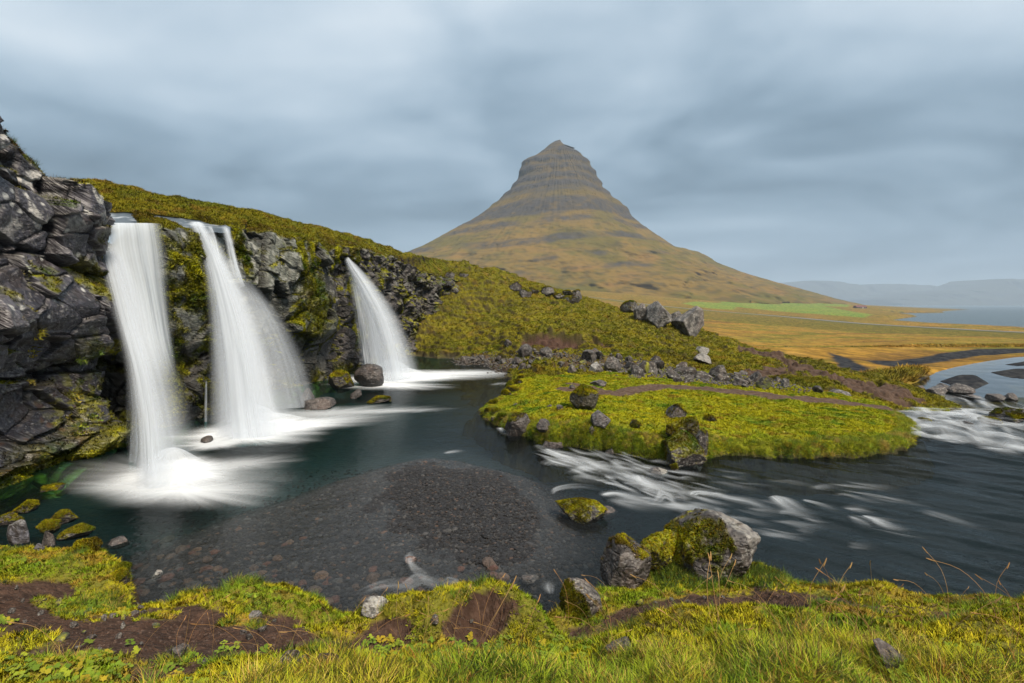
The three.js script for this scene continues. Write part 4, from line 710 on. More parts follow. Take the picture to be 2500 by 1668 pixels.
  // finer lines of foam in the main current and at its sides
  const path = [[1300, 1090], [1450, 1142], [1580, 1188], [1720, 1228], [1880, 1252], [2080, 1278], [2400, 1335]];
  for (let i = 0; i < 150; i++) { const t0 = Math.pow(r(), 1.5) * 5.2, l = 0.25 + r() * 0.7, off = (r() - 0.5) * (60 + 30 * t0), pts = []; for (let k = 0; k <= 4; k++) { const t = Math.min(5.999, t0 + l * k / 4), j = Math.floor(t); pts.push([lerp(path[j][0], path[j + 1][0], t - j), lerp(path[j][1], path[j + 1][1], t - j) + off + Math.sin(k * 1.6 + i) * 2.5]); } const p = onY(pts[0][0], pts[0][1], 0); if (sdf(moundPoly, p[0], p[2]) > -0.15 || bankH(p[0], p[2]) > -0.2) continue; K(pts, 0.03 + 0.07 * r(), (0.25 + 0.5 * r()) * (1 - t0 * 0.11), { nu: 26, nv: 6, head: 0.3 }); }
  for (let i = 0; i < 90; i++) { const px = 2190 + r() * 330, py = 968 + r() * 120, l = 40 + r() * 80; K([[px, py], [px + l * 0.35, py + 4 + r() * 5], [px + l * 0.7, py + 10 + r() * 8], [px + l, py + 16 + r() * 12]], 0.06 + 0.16 * r(), 0.35 + 0.5 * r(), { nu: 26, nv: 6, head: 0.3 }); }
  const cur = part('foam', mergeGeometries(st), foamM, river); tag(cur, 'long white streaks of the current'); stuff(cur);
}
// ---------------------------------------------------------------- the waterfalls
// A curtain of falling water between two edges, each [px, py, distance]; several veils make its body
const fallM = new THREE.MeshPhysicalMaterial({ color: 0xffffff, vertexColors: true, transparent: true, roughness: 1, transmission: 0.25, thickness: 0, side: THREE.DoubleSide });
function curtain(L, R, { veils = 3, body = 0.5, swell = 0.35, seed = 1, freq = 9, edge = 0.25, edgeR = edge, top = 0.09, foot = 0.0, contrast = 1, tint = [0.62, 0.67, 0.73] }) {
  const cl = new THREE.CatmullRomCurve3(L.map((p) => new THREE.Vector3(...at(...p))), false, 'centripetal'), cr = new THREE.CatmullRomCurve3(R.map((p) => new THREE.Vector3(...at(...p))), false, 'centripetal'), out = [];
  for (let k = 0; k < veils; k++) {
    const deep = k / Math.max(1, veils - 1) - 0.5, sd = seed + k * 13.7;
    out.push(sheet(96, 110, (u, v) => {
      const a = cl.getPoint(v), b = cr.getPoint(v), o = Math.sin(u * Math.PI) * swell * (0.3 + v) + deep * 0.35 * swell * (0.4 + v) + fbm(u * 5 + sd, v * 1.2, sd, 3) * 0.16 * (0.3 + v);
      const dx = b.x - a.x, dz = b.z - a.z, l = Math.hypot(dx, dz) + 1e-6;
      return [lerp(a.x, b.x, u) - dz / l * o, lerp(a.y, b.y, u), lerp(a.z, b.z, u) + dx / l * o];
    }, (p, n, u, v) => {
      const s = fbm(u * freq + sd, v * 0.5 + u * 0.6 + sd, sd, 3) * 0.62 + fbm(u * freq * 4, v * 0.9 + sd, 3, 3) * 0.34, e = Math.min(Math.pow(sstep(0, edge * 1.7, u), 1.2), Math.pow(sstep(1, 1 - edgeR * 1.7, u), 1.2));
      const a = body * e * (0.85 + s * contrast) * sstep(0, top, v) * (1 - foot * sstep(0.75, 1, v));
      return [...tint, clamp(a, 0, 0.93)];
    }, { alpha: true }));
  }
  return mergeGeometries(out);
}
{
  const f1 = group('waterfall'); tag(f1, 'leftmost waterfall, falling beside the dark near cliff', 'waterfall', undefined);
  part('veil', curtain([[258, 545, 14.8], [258, 552, 14.0], [262, 600, 13.8], [285, 700, 13.5], [310, 850, 13.2], [345, 960, 13]], [[398, 546, 15.9], [400, 553, 15.2], [412, 620, 14.9], [415, 720, 14.7], [424, 830, 14.5], [432, 930, 14.4]], { veils: 2, body: 0.62, swell: 0.2, seed: 11, freq: 6, edge: 0.05, edgeR: 0.22, contrast: 1.5, foot: 1, tint: [0.56, 0.61, 0.66] }), fallM, f1);
  part('jet', curtain([[235, 575, 13.9], [240, 640, 13.6], [268, 740, 13.0], [300, 870, 12.1], [316, 1000, 11.3], [322, 1100, 10.8], [322, 1185, 10.4]], [[290, 590, 14.0], [348, 680, 13.6], [405, 800, 12.9], [446, 910, 12.2], [480, 1020, 11.5], [505, 1110, 11.0], [526, 1180, 10.6]], { veils: 4, body: 0.41, swell: 0.5, seed: 21, freq: 4, edge: 0.3, edgeR: 0.35, contrast: 1.25, foot: 0.45 }), fallM, f1);
  part('veil', curtain([[300, 850, 12.8], [306, 950, 12.4], [309, 1050, 12.2], [311, 1140, 12]], [[350, 870, 12.3], [352, 980, 11.8], [354, 1060, 11.4], [356, 1160, 11]], { veils: 1, body: 0.28, seed: 26, freq: 5, edge: 0.3, top: 0.4, contrast: 1.6, swell: 0.05 }), fallM, f1);
  const f2 = group('waterfall'); tag(f2, 'broad middle waterfall fanning out right of the mossy pillar', 'waterfall');
  part('veil', curtain([[462, 548, 17.0], [490, 640, 16.9], [508, 740, 16.6], [505, 880, 16.2], [500, 1020, 15.6], [500, 1060, 15.3]], [[520, 552, 17.6], [575, 650, 17.3], [660, 770, 17], [715, 880, 16.9], [745, 980, 17], [760, 1000, 17.2]], { veils: 2, body: 0.38, swell: 0.3, seed: 31, freq: 7, edge: 0.15, edgeR: 0.3, contrast: 1.5 }), fallM, f2);
  part('jet', curtain([[456, 542, 17.8], [458, 548, 17.0], [484, 625, 16.6], [500, 730, 15.9], [505, 850, 15.1], [504, 970, 14.4], [495, 1080, 13.8]], [[500, 545, 18.2], [506, 554, 17.4], [566, 630, 17.0], [640, 740, 16.3], [692, 850, 15.7], [726, 960, 15.2], [755, 1062, 14.9]], { veils: 4, body: 0.41, swell: 0.55, seed: 41, freq: 6, edge: 0.22, edgeR: 0.35, contrast: 1.3 }), fallM, f2);
  part('side_stream', curtain([[536, 549, 17.9], [545, 590, 17.8], [556, 650, 17.6], [574, 705, 17.3]], [[560, 552, 18.3], [572, 600, 18.1], [582, 650, 17.9], [592, 695, 17.6]], { veils: 2, body: 0.7, swell: 0.15, seed: 51, freq: 5, edge: 0.3, foot: 0.8, contrast: 1.2 }), fallM, f2);
  part('side_stream', curtain([[500, 548, 17.6], [514, 580, 17.5], [524, 620, 17.3], [534, 660, 17.0]], [[520, 550, 17.8], [530, 585, 17.7], [540, 630, 17.4], [552, 670, 17.1]], { veils: 1, body: 0.7, swell: 0.1, seed: 53, freq: 4, edge: 0.3, foot: 0.6, contrast: 1.2 }), fallM, f2);
  part('veil', curtain([[545, 640, 16.6], [590, 760, 16.4], [620, 860, 16.2], [640, 1000, 16]], [[600, 660, 17.6], [705, 790, 18], [752, 890, 18.6], [785, 990, 19]], { veils: 2, body: 0.3, swell: 0.2, seed: 57, freq: 5, edge: 0.35, top: 0.3, contrast: 1.6 }), fallM, f2);
  part('trickle', curtain([[500, 925, 15.9], [499, 980, 15.8], [498, 1030, 15.7], [497, 1065, 15.6]], [[507, 925, 15.9], [508, 980, 15.8], [509, 1030, 15.7], [510, 1065, 15.6]], { veils: 1, body: 0.5, swell: 0.03, seed: 59, freq: 3, edge: 0.3, contrast: 1.2 }), fallM, f2);
  const f3 = group('waterfall'); tag(f3, 'smaller farthest waterfall landing beside the round dark boulder', 'waterfall');
  part('veil', curtain([[846, 660, 25.7], [856, 730, 25.4], [866, 810, 25.2], [876, 890, 25]], [[900, 690, 25.5], [925, 760, 25.2], [945, 840, 25], [960, 900, 24.8]], { veils: 2, body: 0.45, swell: 0.3, seed: 61, freq: 7, edge: 0.2, contrast: 1.5, top: 0.2 }), fallM, f3);
  part('jet', curtain([[834, 626, 26.6], [836, 630, 26.0], [842, 655, 25.8], [858, 705, 25.4], [876, 770, 25.0], [886, 845, 24.6], [890, 938, 24.2]], [[850, 627, 27], [854, 632, 26.2], [880, 652, 26], [926, 700, 25.8], [974, 765, 25.6], [1008, 835, 25.4], [1034, 908, 25.2]], { veils: 4, body: 0.41, swell: 0.6, seed: 71, freq: 5, edge: 0.25, edgeR: 0.3, contrast: 1.3 }), fallM, f3);
  // the stream above the falls
  const up = streamBack, lo = [[225, 552], [300, 550], [390, 552], [450, 550], [530, 552], [600, 556]];
  const s = top('upper_stream', sheet(120, 24, (u, v) => { const px = lerp(225, 562, u), a = at(px, table(lo, px), lerp(14.7, 18.4, u)), b = at(px, table(up, px), lerp(16.8, 19.6, u)); return [lerp(a[0], b[0], v), lerp(a[1], b[1], v) - 0.10 - 0.12 * sstep(0.15, 0, v) + fbm(u * 14, v * 2, 1, 3) * 0.05, lerp(a[2], b[2], v)]; }, (p, n, u, v) => { const f = sstep(0.02, 0.35, fbm(u * 6, v * 9, 6, 4)) * sstep(0.02, 0.3, v); return mix3([0.05, 0.065, 0.08], [0.42, 0.45, 0.48], f * 0.8); }), new THREE.MeshStandardMaterial({ vertexColors: true, roughness: 0.4 }));
  structure(s, 'thin stream running over the cliff top to the falls');
}
// ---------------------------------------------------------------- rocks
// An angular stone of half sizes sx, sy, sz: a ball cut by planes, roughened, coloured by what grows on it
function stone(seed, detail, [sx, sy, sz], { cuts = 22, rough = 0.035, keep = 0.5, mossy = 0, lichen = 0.2, dark = [0.040, 0.034, 0.032], light = [0.075, 0.062, 0.055], pale = 0, paleSide = [1, 0.6, 0.3], mossSide = [0, 1, 0], wet = 0 } = {}) {
  const r = rng(seed * 7919 + 13), planes = [];
  for (let i = 0; i < cuts; i++) { const z = r() * 2 - 1, a = r() * Math.PI * 2, q = Math.sqrt(1 - z * z); planes.push([q * Math.cos(a), z, q * Math.sin(a), keep + (0.9 - keep) * r()]); }
  let g = new THREE.IcosahedronGeometry(1, detail); g.deleteAttribute('uv'); g.deleteAttribute('normal'); g = mergeVertices(g, 1e-4);
  const P = g.attributes.position, o = seed * 3.17, big = Math.max(sx, sy, sz);
  for (let i = 0; i < P.count; i++) {
    let x = P.getX(i), y = P.getY(i), z = P.getZ(i), k = 1;
    for (const [a, b, c, d] of planes) { const q = a * x + b * y + c * z; if (q > 0.05) { const m = d / q; if (m < k) k = m; } }
    k *= 1 + fbm(x * 2 + o, y * 2, z * 2, 3) * rough * 2 + fbm(x * 7, y * 7 + o, z * 7, 3) * rough - sstep(0.10, 0.0, Math.abs(perlin(x * 2.2 + o, y * 3.1, z * 2.2))) * rough * 0.8;
    P.setXYZ(i, x * k * sx, y * k * sy, z * k * sz);
  }
  g.computeVertexNormals();
  const N = g.attributes.normal, C = new Float32Array(P.count * 3), U = new Float32Array(P.count * 2), Mk = new Float32Array(P.count);
  for (let i = 0; i < P.count; i++) {
    const x = P.getX(i), y = P.getY(i), z = P.getZ(i), n = [N.getX(i), N.getY(i), N.getZ(i)], s = 1.6 / big, f = fbm(x * s * 3 + o, y * s * 3, z * s * 3, 4), m = fbm(x * s + o, y * s, z * s + 4, 3), h = fbm(x * s * 9 + o, y * s * 9, z * s * 9, 3);
    let c = mix3(dark, light, sstep(-0.25, 0.3, f + m * 0.6));
    c = mix3(c, [0.075, 0.050, 0.040], 0.5 * sstep(0.0, 0.3, m));
    c = mix3(c, [0.33, 0.32, 0.29], pale * sstep(-0.05, 0.45, (n[0] * paleSide[0] + n[1] * paleSide[1] + n[2] * paleSide[2]) * 0.7 - 0.3 + f * 0.5));
    c = mix3(c, [0.38, 0.37, 0.33], lichen * sstep(0.17, 0.3, h + f * 0.4));
    c = mix3(c, [0.018, 0.015, 0.013], 0.6 * sstep(0.16, 0.34, -f));
    const ms = mossy ? sstep(0.1, 0.55, n[0] * mossSide[0] + n[1] * mossSide[1] + n[2] * mossSide[2] + (f + m) * 0.9 + mossy - 0.75) : 0;
    c = mix3(c, moss(x + o, y, z), ms);
    if (wet) c = mix3(c, [0.014, 0.014, 0.014], wet * sstep(0.1, -0.5, y / sy));
    C.set(c, i * 3); Mk[i] = ms; U[i * 2] = (Math.abs(n[0]) > 0.7 ? z : x); U[i * 2 + 1] = (Math.abs(n[1]) > 0.7 ? z : y);
  }
  g.setAttribute('color', new THREE.BufferAttribute(C, 3)); g.setAttribute('uv', new THREE.BufferAttribute(U, 2)); g.userData.mask = Mk;
  return g;
}
// ---- small plants' shapes: a clump of blades
function clump(n, h, spread, width, lean, seed, seg = 2) {
  const r = rng(seed), pos = [], idx = [], nor = [], col = [];
  for (let i = 0; i < n; i++) {
    const a = r() * Math.PI * 2, d = Math.sqrt(r()) * spread, x0 = Math.cos(a) * d, z0 = Math.sin(a) * d, b = a + (r() - 0.5) * 2, hh = h * (0.55 + 0.6 * r()), l = lean * hh * (0.4 + r()), t = r() * Math.PI, wx = Math.cos(t) * width * (0.7 + 0.6 * r()), wz = Math.sin(t) * width, base = pos.length / 3, k = 0.85 + 0.3 * r();
    for (let s = 0; s <= seg; s++) { const q = s / seg, w = (1 - q) * 0.5 + (s < seg ? 0.12 : 0), ox = x0 + Math.cos(b) * l * q * q, oz = z0 + Math.sin(b) * l * q * q, y = hh * q * (1 - 0.25 * q * Math.min(1, lean)); 
      if (s < seg) { pos.push(ox - wx * w, y, oz - wz * w, ox + wx * w, y, oz + wz * w); nor.push(-wz, 1.5 * width, wx, -wz, 1.5 * width, wx); col.push(k, k, k, k, k, k); } else { pos.push(ox, y, oz); nor.push(-wz, 1.5 * width, wx); col.push(k * 1.05, k, k * 0.9); } }
    for (let s = 0; s < seg - 1; s++) { const q = base + s * 2; idx.push(q, q + 1, q + 2, q + 1, q + 3, q + 2); }
    const q = base + (seg - 1) * 2; idx.push(q, q + 1, q + 2);
  }
  const g = new THREE.BufferGeometry(); g.setAttribute('position', new THREE.Float32BufferAttribute(pos, 3)); g.setAttribute('normal', new THREE.Float32BufferAttribute(nor, 3)); g.setAttribute('color', new THREE.Float32BufferAttribute(col, 3)); g.setIndex(idx); return g;
}
const leafM = new THREE.MeshPhysicalMaterial({ vertexColors: true, roughness: 1, transmission: 0.35, thickness: 0, side: THREE.DoubleSide, specularIntensity: 0.3 });
const mossM = new THREE.MeshPhysicalMaterial({ vertexColors: true, roughness: 1, side: THREE.DoubleSide, specularIntensity: 0.15 });
const mossTuft = [clump(12, 1, 0.9, 0.30, 0.7, 5, 1), clump(12, 1, 0.9, 0.28, 0.9, 6, 1)];

const GROUND = { water: waterY, bank: bankH, mound: moundH, hill: hillH, bed: bedH };
const rr = rng(4242);
function rock(name, label, category, px, py, w, h, on, o = {}) {
  const q = hit(px, py, GROUND[on], 2, 70), d = -q[2], k = d / F, sx = w * k / 2, sy = h * k * (o.tall ?? 0.62), sz = sx * (o.deep ?? 0.85), detail = o.detail ?? (w > 90 ? 30 : w > 45 ? 20 : 12);
  const g = stone(o.seed ?? Math.round(px * 3 + py), detail, [sx, sy, sz], { wet: on === 'water' ? 0.8 : 0, ...o }), m = top(name, g, o.mat ?? M.boulder);
  m.position.set(q[0], q[1] + sy * ((o.rise ?? 0.45) - (on === 'bank' || on === 'mound' ? 0.12 : 0.05)), q[2] - sz * (o.back ?? 0.4)); m.rotation.set(o.rx ?? 0, o.ry ?? rr() * 6.28, o.rz ?? (rr() - 0.5) * 0.3); tag(m, label, category, o.group);
  if (o.mossy && w > 24) { const n = Math.round(Math.min(2600, 260 + w * 14)), s = Math.max(0.012, Math.min(0.05, 2.2 * k)); const pts = sprinkle(g, n, px, null); if (pts.length) stuff(scatter('moss', mossTuft[px & 1], mossM, pts.map((p) => ({ p: p.p, n: p.n, s: s * (0.5 + rr()), spin: rr() * 6, c: p.c.map((v, e) => v * (0.8 + rr() * 0.5) * [1.15, 1.1, 0.9][e]) })), m)); }
  return m;
}
// the bank's boulders
rock('boulder', 'largest near boulder, pale lichen on its right side and moss on its left', 'boulder', 1757, 1402, 272, 150, 'bank', { seed: 5, detail: 44, mossy: 0.36, mossSide: [-0.8, 0.35, 0.1], pale: 0.45, paleSide: [1.0, 0.45, 0.15], ry: 0.2, rz: 0.02, cuts: 18, keep: 0.6, deep: 0.9, rise: 0.62, tall: 0.62, rough: 0.04 });
rock('boulder', 'dark cracked block leaning against the left of the largest boulder', 'boulder', 1536, 1432, 150, 140, 'bank', { seed: 12, detail: 30, mossy: 0.1, ry: 0.3, tall: 0.6, rise: 0.6, keep: 0.7, rough: 0.05 });
rock('boulder', 'moss covered hummock of rock between dark block and largest boulder', 'boulder', 1612, 1392, 130, 110, 'bank', { seed: 22, mossy: 1.3, ry: 1, rough: 0.09, rise: 0.7 });
rock('boulder', 'rounded rock with yellow moss on its front at the water left of dark block', 'boulder', 1418, 1492, 136, 92, 'bank', { seed: 31, detail: 30, mossy: 0.45, mossSide: [-0.6, 0.1, 0.7], lichen: 0.5, light: [0.15, 0.13, 0.11], ry: 0.1, tall: 0.62, rise: 0.5 });
rock('boulder', 'long mossy topped slab standing in the river above the near boulders', 'boulder', 1425, 1268, 150, 66, 'water', { seed: 43, detail: 34, mossy: 0.58, mossSide: [0, 1, 0.1], lichen: 0.5, light: [0.13, 0.12, 0.10], ry: -0.45, rz: -0.16, deep: 0.6, tall: 0.55, rise: 0.45, keep: 0.6 });
rock('boulder', 'low dark ledge at the water right of the largest boulder', 'boulder', 1900, 1398, 120, 44, 'bank', { seed: 51, mossy: 0.3, ry: -0.3, rz: -0.15, rise: 0.2 });
rock('boulder', 'pale angular stone at the water edge behind the turf hummocks', 'boulder', 915, 1492, 90, 42, 'bank', { seed: 62, pale: 0.8, paleSide: [0.5, 0.8, 0.3], ry: 0.2, rise: 0.3, lichen: 0.5 });
rock('rock', 'grey stone bedded in brown soil on the middle of the bank', 'rock', 622, 1522, 52, 44, 'bank', { seed: 71, pale: 0.25, rise: 0.25 });
rock('rock', 'dark round stone in brown soil at the left of the bank', 'rock', 428, 1606, 72, 50, 'bank', { seed: 82, detail: 24, ry: 0.4, rise: 0.35 });
rock('rock', 'small stone below the grey stone in brown soil', 'rock', 592, 1548, 26, 18, 'bank', { seed: 85, rise: 0.2 });
rock('slab', 'dark upright slab, middle of three at the bottom of the bank', 'rock', 738, 1656, 66, 90, 'bank', { seed: 91, detail: 30, ry: 0.5, rz: -0.55, deep: 0.45, rise: 0.35, tall: 0.55, keep: 0.55 });
rock('slab', 'lichen speckled slab, left of three at the bottom of the bank', 'rock', 700, 1622, 60, 62, 'bank', { seed: 93, detail: 26, ry: 0.9, rz: -0.5, deep: 0.5, rise: 0.35, lichen: 0.8, keep: 0.55 });
rock('slab', 'brown pointed slab, right of three at the bottom of the bank', 'rock', 800, 1640, 88, 66, 'bank', { seed: 96, detail: 30, ry: -0.3, rz: 0.35, deep: 0.5, rise: 0.3, keep: 0.55, dark: [0.05, 0.032, 0.022], light: [0.09, 0.06, 0.04] });
rock('rock', 'dark stone half hidden in the long grass below the mossy rocks', 'rock', 1520, 1592, 84, 40, 'bank', { seed: 101, rise: 0.5 });
rock('slab', 'brown slab lying in long grass at the lower right', 'rock', 2200, 1636, 130, 46, 'bank', { seed: 104, rz: -0.25, rise: 0.4, dark: [0.05, 0.036, 0.03], light: [0.10, 0.08, 0.065] });
// slabs at the left water edge
for (const [px, py, w, h, label, o] of [
  [38, 1322, 96, 62, 'smooth blue grey slab leaning at the left water edge', { rz: 0.5, deep: 0.4, light: [0.12, 0.12, 0.14], pale: 0.4, keep: 0.55 }], [115, 1330, 56, 46, 'dark broken slab right of the smooth blue grey slab', { rz: 0.4, deep: 0.5 }], [150, 1276, 64, 30, 'flat brown mossy rock pointing into the pool', { mossy: 0.5 }],
  [178, 1312, 84, 32, 'long brown mossy rock below the flat pointing one', { mossy: 0.5, rz: 0.1 }], [55, 1252, 60, 26, 'mossy rock farthest out of the left water edge rocks', { mossy: 0.6 }], [10, 1282, 60, 34, 'moss topped rock at the left frame edge', { mossy: 0.6 }], [110, 1296, 60, 34, 'yellow mossed rock in the middle of the left water edge', { mossy: 0.9 }],
  [88, 1345, 26, 24, 'small blue grey slab on the turf by the left water edge', { rz: 0.5, light: [0.12, 0.12, 0.14] }], [195, 1352, 70, 44, 'rounded moss cushion over rock by the left water edge', { mossy: 1.3 }], [292, 1420, 46, 40, 'orange mossed rock overhanging the pool', { mossy: 0.9 }], [300, 1388, 42, 18, 'low brown mossed rock at the pool edge', { mossy: 0.7 }],
]) rock('rock', label, 'rock', px, py, w * 1.15, h * 1.1, py < 1334 ? 'water' : 'bank', { seed: px + 7, detail: 22, rise: 0.35, ...o });
for (const [px, py, w, h, label, o] of [
  [120, 1200, 62, 20, 'flat mossy stone lying in dark water under the cliff', { mossy: 0.4 }], [270, 1330, 90, 26, 'dark stone awash in the pool left of the gravel', { rise: -0.35 }], [381, 1400, 32, 22, 'pale stone under shallow water by the bank', { pale: 1, light: [0.4, 0.37, 0.33], rise: -0.3 }],
  [1610, 1158, 56, 24, 'flat stone awash in the current beside the mound', { pale: 0.5, rise: 0 }], [1648, 1148, 30, 20, 'small mossy stone in the current at the mound edge', { mossy: 0.5 }], [1290, 1412, 60, 14, 'dark stone just under water left of the rounded mossy rock', { rise: -0.5 }],
  [1485, 1252, 90, 30, 'smooth brown rock beside the slab in the river', { rise: -0.2, light: [0.08, 0.06, 0.055] }], [1000, 1368, 40, 22, 'reddish stone splitting the run over the gravel', { dark: [0.09, 0.05, 0.04], light: [0.16, 0.10, 0.08], rise: 0.1 }],
  [900, 943, 86, 64, 'round dark wet boulder at the foot of the farthest waterfall', { seed: 4, cuts: 10, keep: 0.8, rise: 0.75, tall: 0.5, rough: 0.04, mat: 'wet' }], [826, 948, 92, 52, 'big yellow mossed rock left of the round wet boulder', { mossy: 0.75, rise: 0.6 }], [798, 912, 46, 34, 'mossy rock against the wall left of the round wet boulder', { mossy: 0.9, rise: 0.8 }],
  [866, 974, 44, 26, 'dark stone in front of the yellow mossed rock', {}], [925, 984, 84, 16, 'flat dark slab lying in the pool before the yellow mossed rock', { mossy: 0.2, rz: 0.02 }], [775, 1000, 100, 44, 'rock washed over by the right edge of the middle waterfall', { rise: 0.2, wet: 1 }], [745, 985, 50, 50, 'peaked wet rock in the spray of the middle waterfall', { rise: 0.3 }], [505, 1080, 40, 20, 'wet rock at the foot of the mossy pillar', {}],
  [2285, 962, 72, 30, 'longest of the black rocks along the lower rapids', { lichen: 0.5, back: 0 }], [2350, 962, 64, 32, 'layered black rock where the lower pool spills over', { lichen: 0.5 }], [2250, 955, 30, 18, 'small black rock below the grassy tip of the slope', {}], [2310, 950, 40, 18, 'flat black rock behind the spill of the lower pool', {}], [2384, 973, 44, 12, 'low black rock at the head of the rapids', {}], [2440, 980, 58, 22, 'black rock at the right rim of the lower pool', {}], [2472, 976, 36, 24, 'square black rock at the right rim of the lower pool', {}],
  [2475, 1034, 110, 48, 'big mossy rock at the right frame edge of the rapids', { mossy: 0.35, lichen: 0.4 }], [2430, 1038, 66, 20, 'flat rock left of the big mossy rock in the rapids', { mossy: 0.25 }], [2368, 1040, 40, 13, 'dark flat stone in the middle of the rapids', {}], [2262, 1032, 36, 12, 'small mossy stone near the tip of the mound in the rapids', { mossy: 0.9 }], [2240, 1003, 30, 12, 'brown stone at the mound side of the rapids', {}],
]) rock('rock', label, 'rock', px, py, w, h, 'water', { seed: px + 3, ...o, mat: o.mat ? M.wetRock : undefined });
// on the mound
for (const [px, py, w, h, label, o] of [
  [1266, 1068, 86, 74, 'biggest black wedge rock at the left water edge of the mound', { ry: 0.3, rz: 0.3, keep: 0.6, mossy: 0.1, rise: 0.5 }], [1330, 1052, 52, 34, 'black rock right of the black wedge rock', { rise: 0.5 }], [1346, 1094, 70, 52, 'dark striped rock at the water under the mound', { light: [0.13, 0.11, 0.11], rise: 0.4, pale: 0.2 }], [1428, 1000, 88, 56, 'square dark block capped with grass on the mound', { mossy: 0.35, keep: 0.75, rise: 0.75, seed: 8, dark: [0.03, 0.026, 0.018], light: [0.06, 0.05, 0.03] }],
  [1464, 1036, 60, 54, 'glossy black rock in front of the square block on the mound', { rise: 0.5, light: [0.10, 0.095, 0.10] }], [1445, 1046, 26, 26, 'small black rock below the glossy black rock', {}], [1495, 1098, 44, 36, 'dark hollow rock at the front waterline of the mound', { rise: 0.4 }], [1553, 1042, 48, 22, 'flat stone in the middle of the mound', { mossy: 0.2 }],
[1668, 1132, 150, 92, 'mossy crag rising from the front of the mound', { mossy: 0.72, mossSide: [-0.4, 0.8, 0.1], rise: 0.4, keep: 0.6, lichen: 0.6, detail: 34, deep: 0.8, back: 0.1, ry: 0.4 }], [1672, 1072, 120, 84, 'upper part of the mossy crag with dark broken rock', { mossy: 0.6, mossSide: [-0.5, 0.8, 0], rise: 0.35, keep: 0.55, lichen: 0.5, detail: 30, ry: 1.2 }], [1712, 1092, 60, 84, 'pale steep slab on the right side of the mossy crag', { pale: 0.45, lichen: 0.6, rz: 0.35, deep: 0.9, rise: 0.4, mossy: 0.3 }], [1655, 1022, 70, 46, 'grey broken rock on top of the mossy crag', { lichen: 0.4, mossy: 0.2 }], [1690, 1132, 76, 56, 'pale lichen rock at the water below the mossy crag', { pale: 0.6, lichen: 0.6, mossy: 0.3, rise: 0.4 }], [1735, 1030, 40, 24, 'dark mossy rock right behind the mossy crag', { mossy: 0.5 }],
  [1396, 950, 20, 15, 'small grey stone by the upper path end on the mound', {}], [1464, 944, 50, 24, 'grey rock where the path crosses the mound', { lichen: 0.5 }], [1367, 1001, 24, 18, 'brown stone left of the square block', {}], [1342, 996, 16, 9, 'little brown stone in the moss of the mound', {}], [1260, 990, 18, 9, 'little brown stone near the left tip of the mound', {}],
]) rock('rock', label, 'rock', px, py, w, h, 'mound', { seed: px + 11, ...o });
for (const [px, py, w] of [[1168, 1000, 24], [1180, 990, 20], [1192, 1006, 24], [1204, 988, 22], [1214, 1010, 24], [1226, 1022, 26], [1206, 1020, 18], [1236, 966, 26], [1252, 958, 30], [1244, 944, 24], [1262, 938, 26], [1240, 928, 22], [1250, 916, 24], [1272, 926, 22], [1385, 1098, 22], [1420, 1102, 30], [1450, 1106, 20]])
  rock('mossy_stone', 'small yellow mossed stone along the waterline of the mound', 'stone', px, py, w * 1.15, w * 0.7, 'mound', { seed: px, mossy: 0.75, group: 'mossy stones along the waterline of the mound', detail: 9 });
// on the hillside
for (const [px, py, w, h, label, o] of [
  [1542, 764, 45, 29, 'leftmost rock of the grey outcrop, topped with moss', { mossy: 0.5, light: [0.17, 0.155, 0.14] }], [1566, 783, 37, 40, 'narrow rock second from left in the grey outcrop', { keep: 0.6, light: [0.17, 0.155, 0.14] }], [1611, 797, 82, 58, 'broad cracked rock in the middle of the grey outcrop', { detail: 26, keep: 0.5, light: [0.17, 0.155, 0.14], dark: [0.06, 0.055, 0.05] }], [1650, 788, 42, 35, 'small rock between the two big ones of the outcrop', {}], [1686, 821, 82, 71, 'tall rightmost rock of the grey outcrop', { detail: 28, keep: 0.5, light: [0.17, 0.155, 0.14], dark: [0.06, 0.055, 0.05] }],
  [1717, 886, 54, 24, 'flat pale slab on the hillside', { pale: 0.35, rz: -0.2 }], [1716, 866, 36, 20, 'thin pale slab lying above the flat slab', { pale: 0.45, rz: -0.3 }], [1756, 928, 42, 44, 'broken rock at the lower right of the hillside', { lichen: 0.6 }], [1797, 931, 20, 16, 'lone grey stone right of the broken rock', {}], [1283, 871, 34, 30, 'black cube shaped rock below the soil scar', { keep: 0.7, light: [0.05, 0.042, 0.04] }],
  [1592, 919, 44, 22, 'lichen covered rock in the rubble', { lichen: 0.9 }], [1498, 914, 46, 40, 'steep dark rock in the rubble', { lichen: 0.4, keep: 0.6 }], [1437, 884, 40, 36, 'pointed rock highest in the rubble', { lichen: 0.5 }], [1455, 914, 42, 30, 'pale fractured rock in the rubble', { pale: 0.6 }], [1335, 874, 30, 22, 'grey rock at the left part of the rubble', {}], [1662, 942, 40, 20, 'dark rock with a pale face beside the path', { pale: 0.5 }], [1885, 963, 46, 24, 'pale edged rock at the right end of the rubble', { pale: 0.5, rz: -0.4 }], [1912, 968, 34, 20, 'rounded rock right of the pale edged rock', {}],
  [2052, 975, 48, 22, 'larger smooth grey boulder beside the path end', { cuts: 6, keep: 0.85, pale: 0.3 }], [2026, 980, 42, 18, 'smaller smooth grey boulder beside the path end', { cuts: 6, keep: 0.85 }], [1365, 940, 40, 24, 'rubble rock nearest to the left of the mound', {}], [1870, 950, 40, 22, 'dark slab where path and rubble meet', {}],
]) rock('rock', label, 'rock', px, py, w * 1.25, h * 1.2, 'hill', { seed: px + 17, lichen: 0.45, light: [0.10, 0.086, 0.074], dark: [0.032, 0.027, 0.023], ...o });
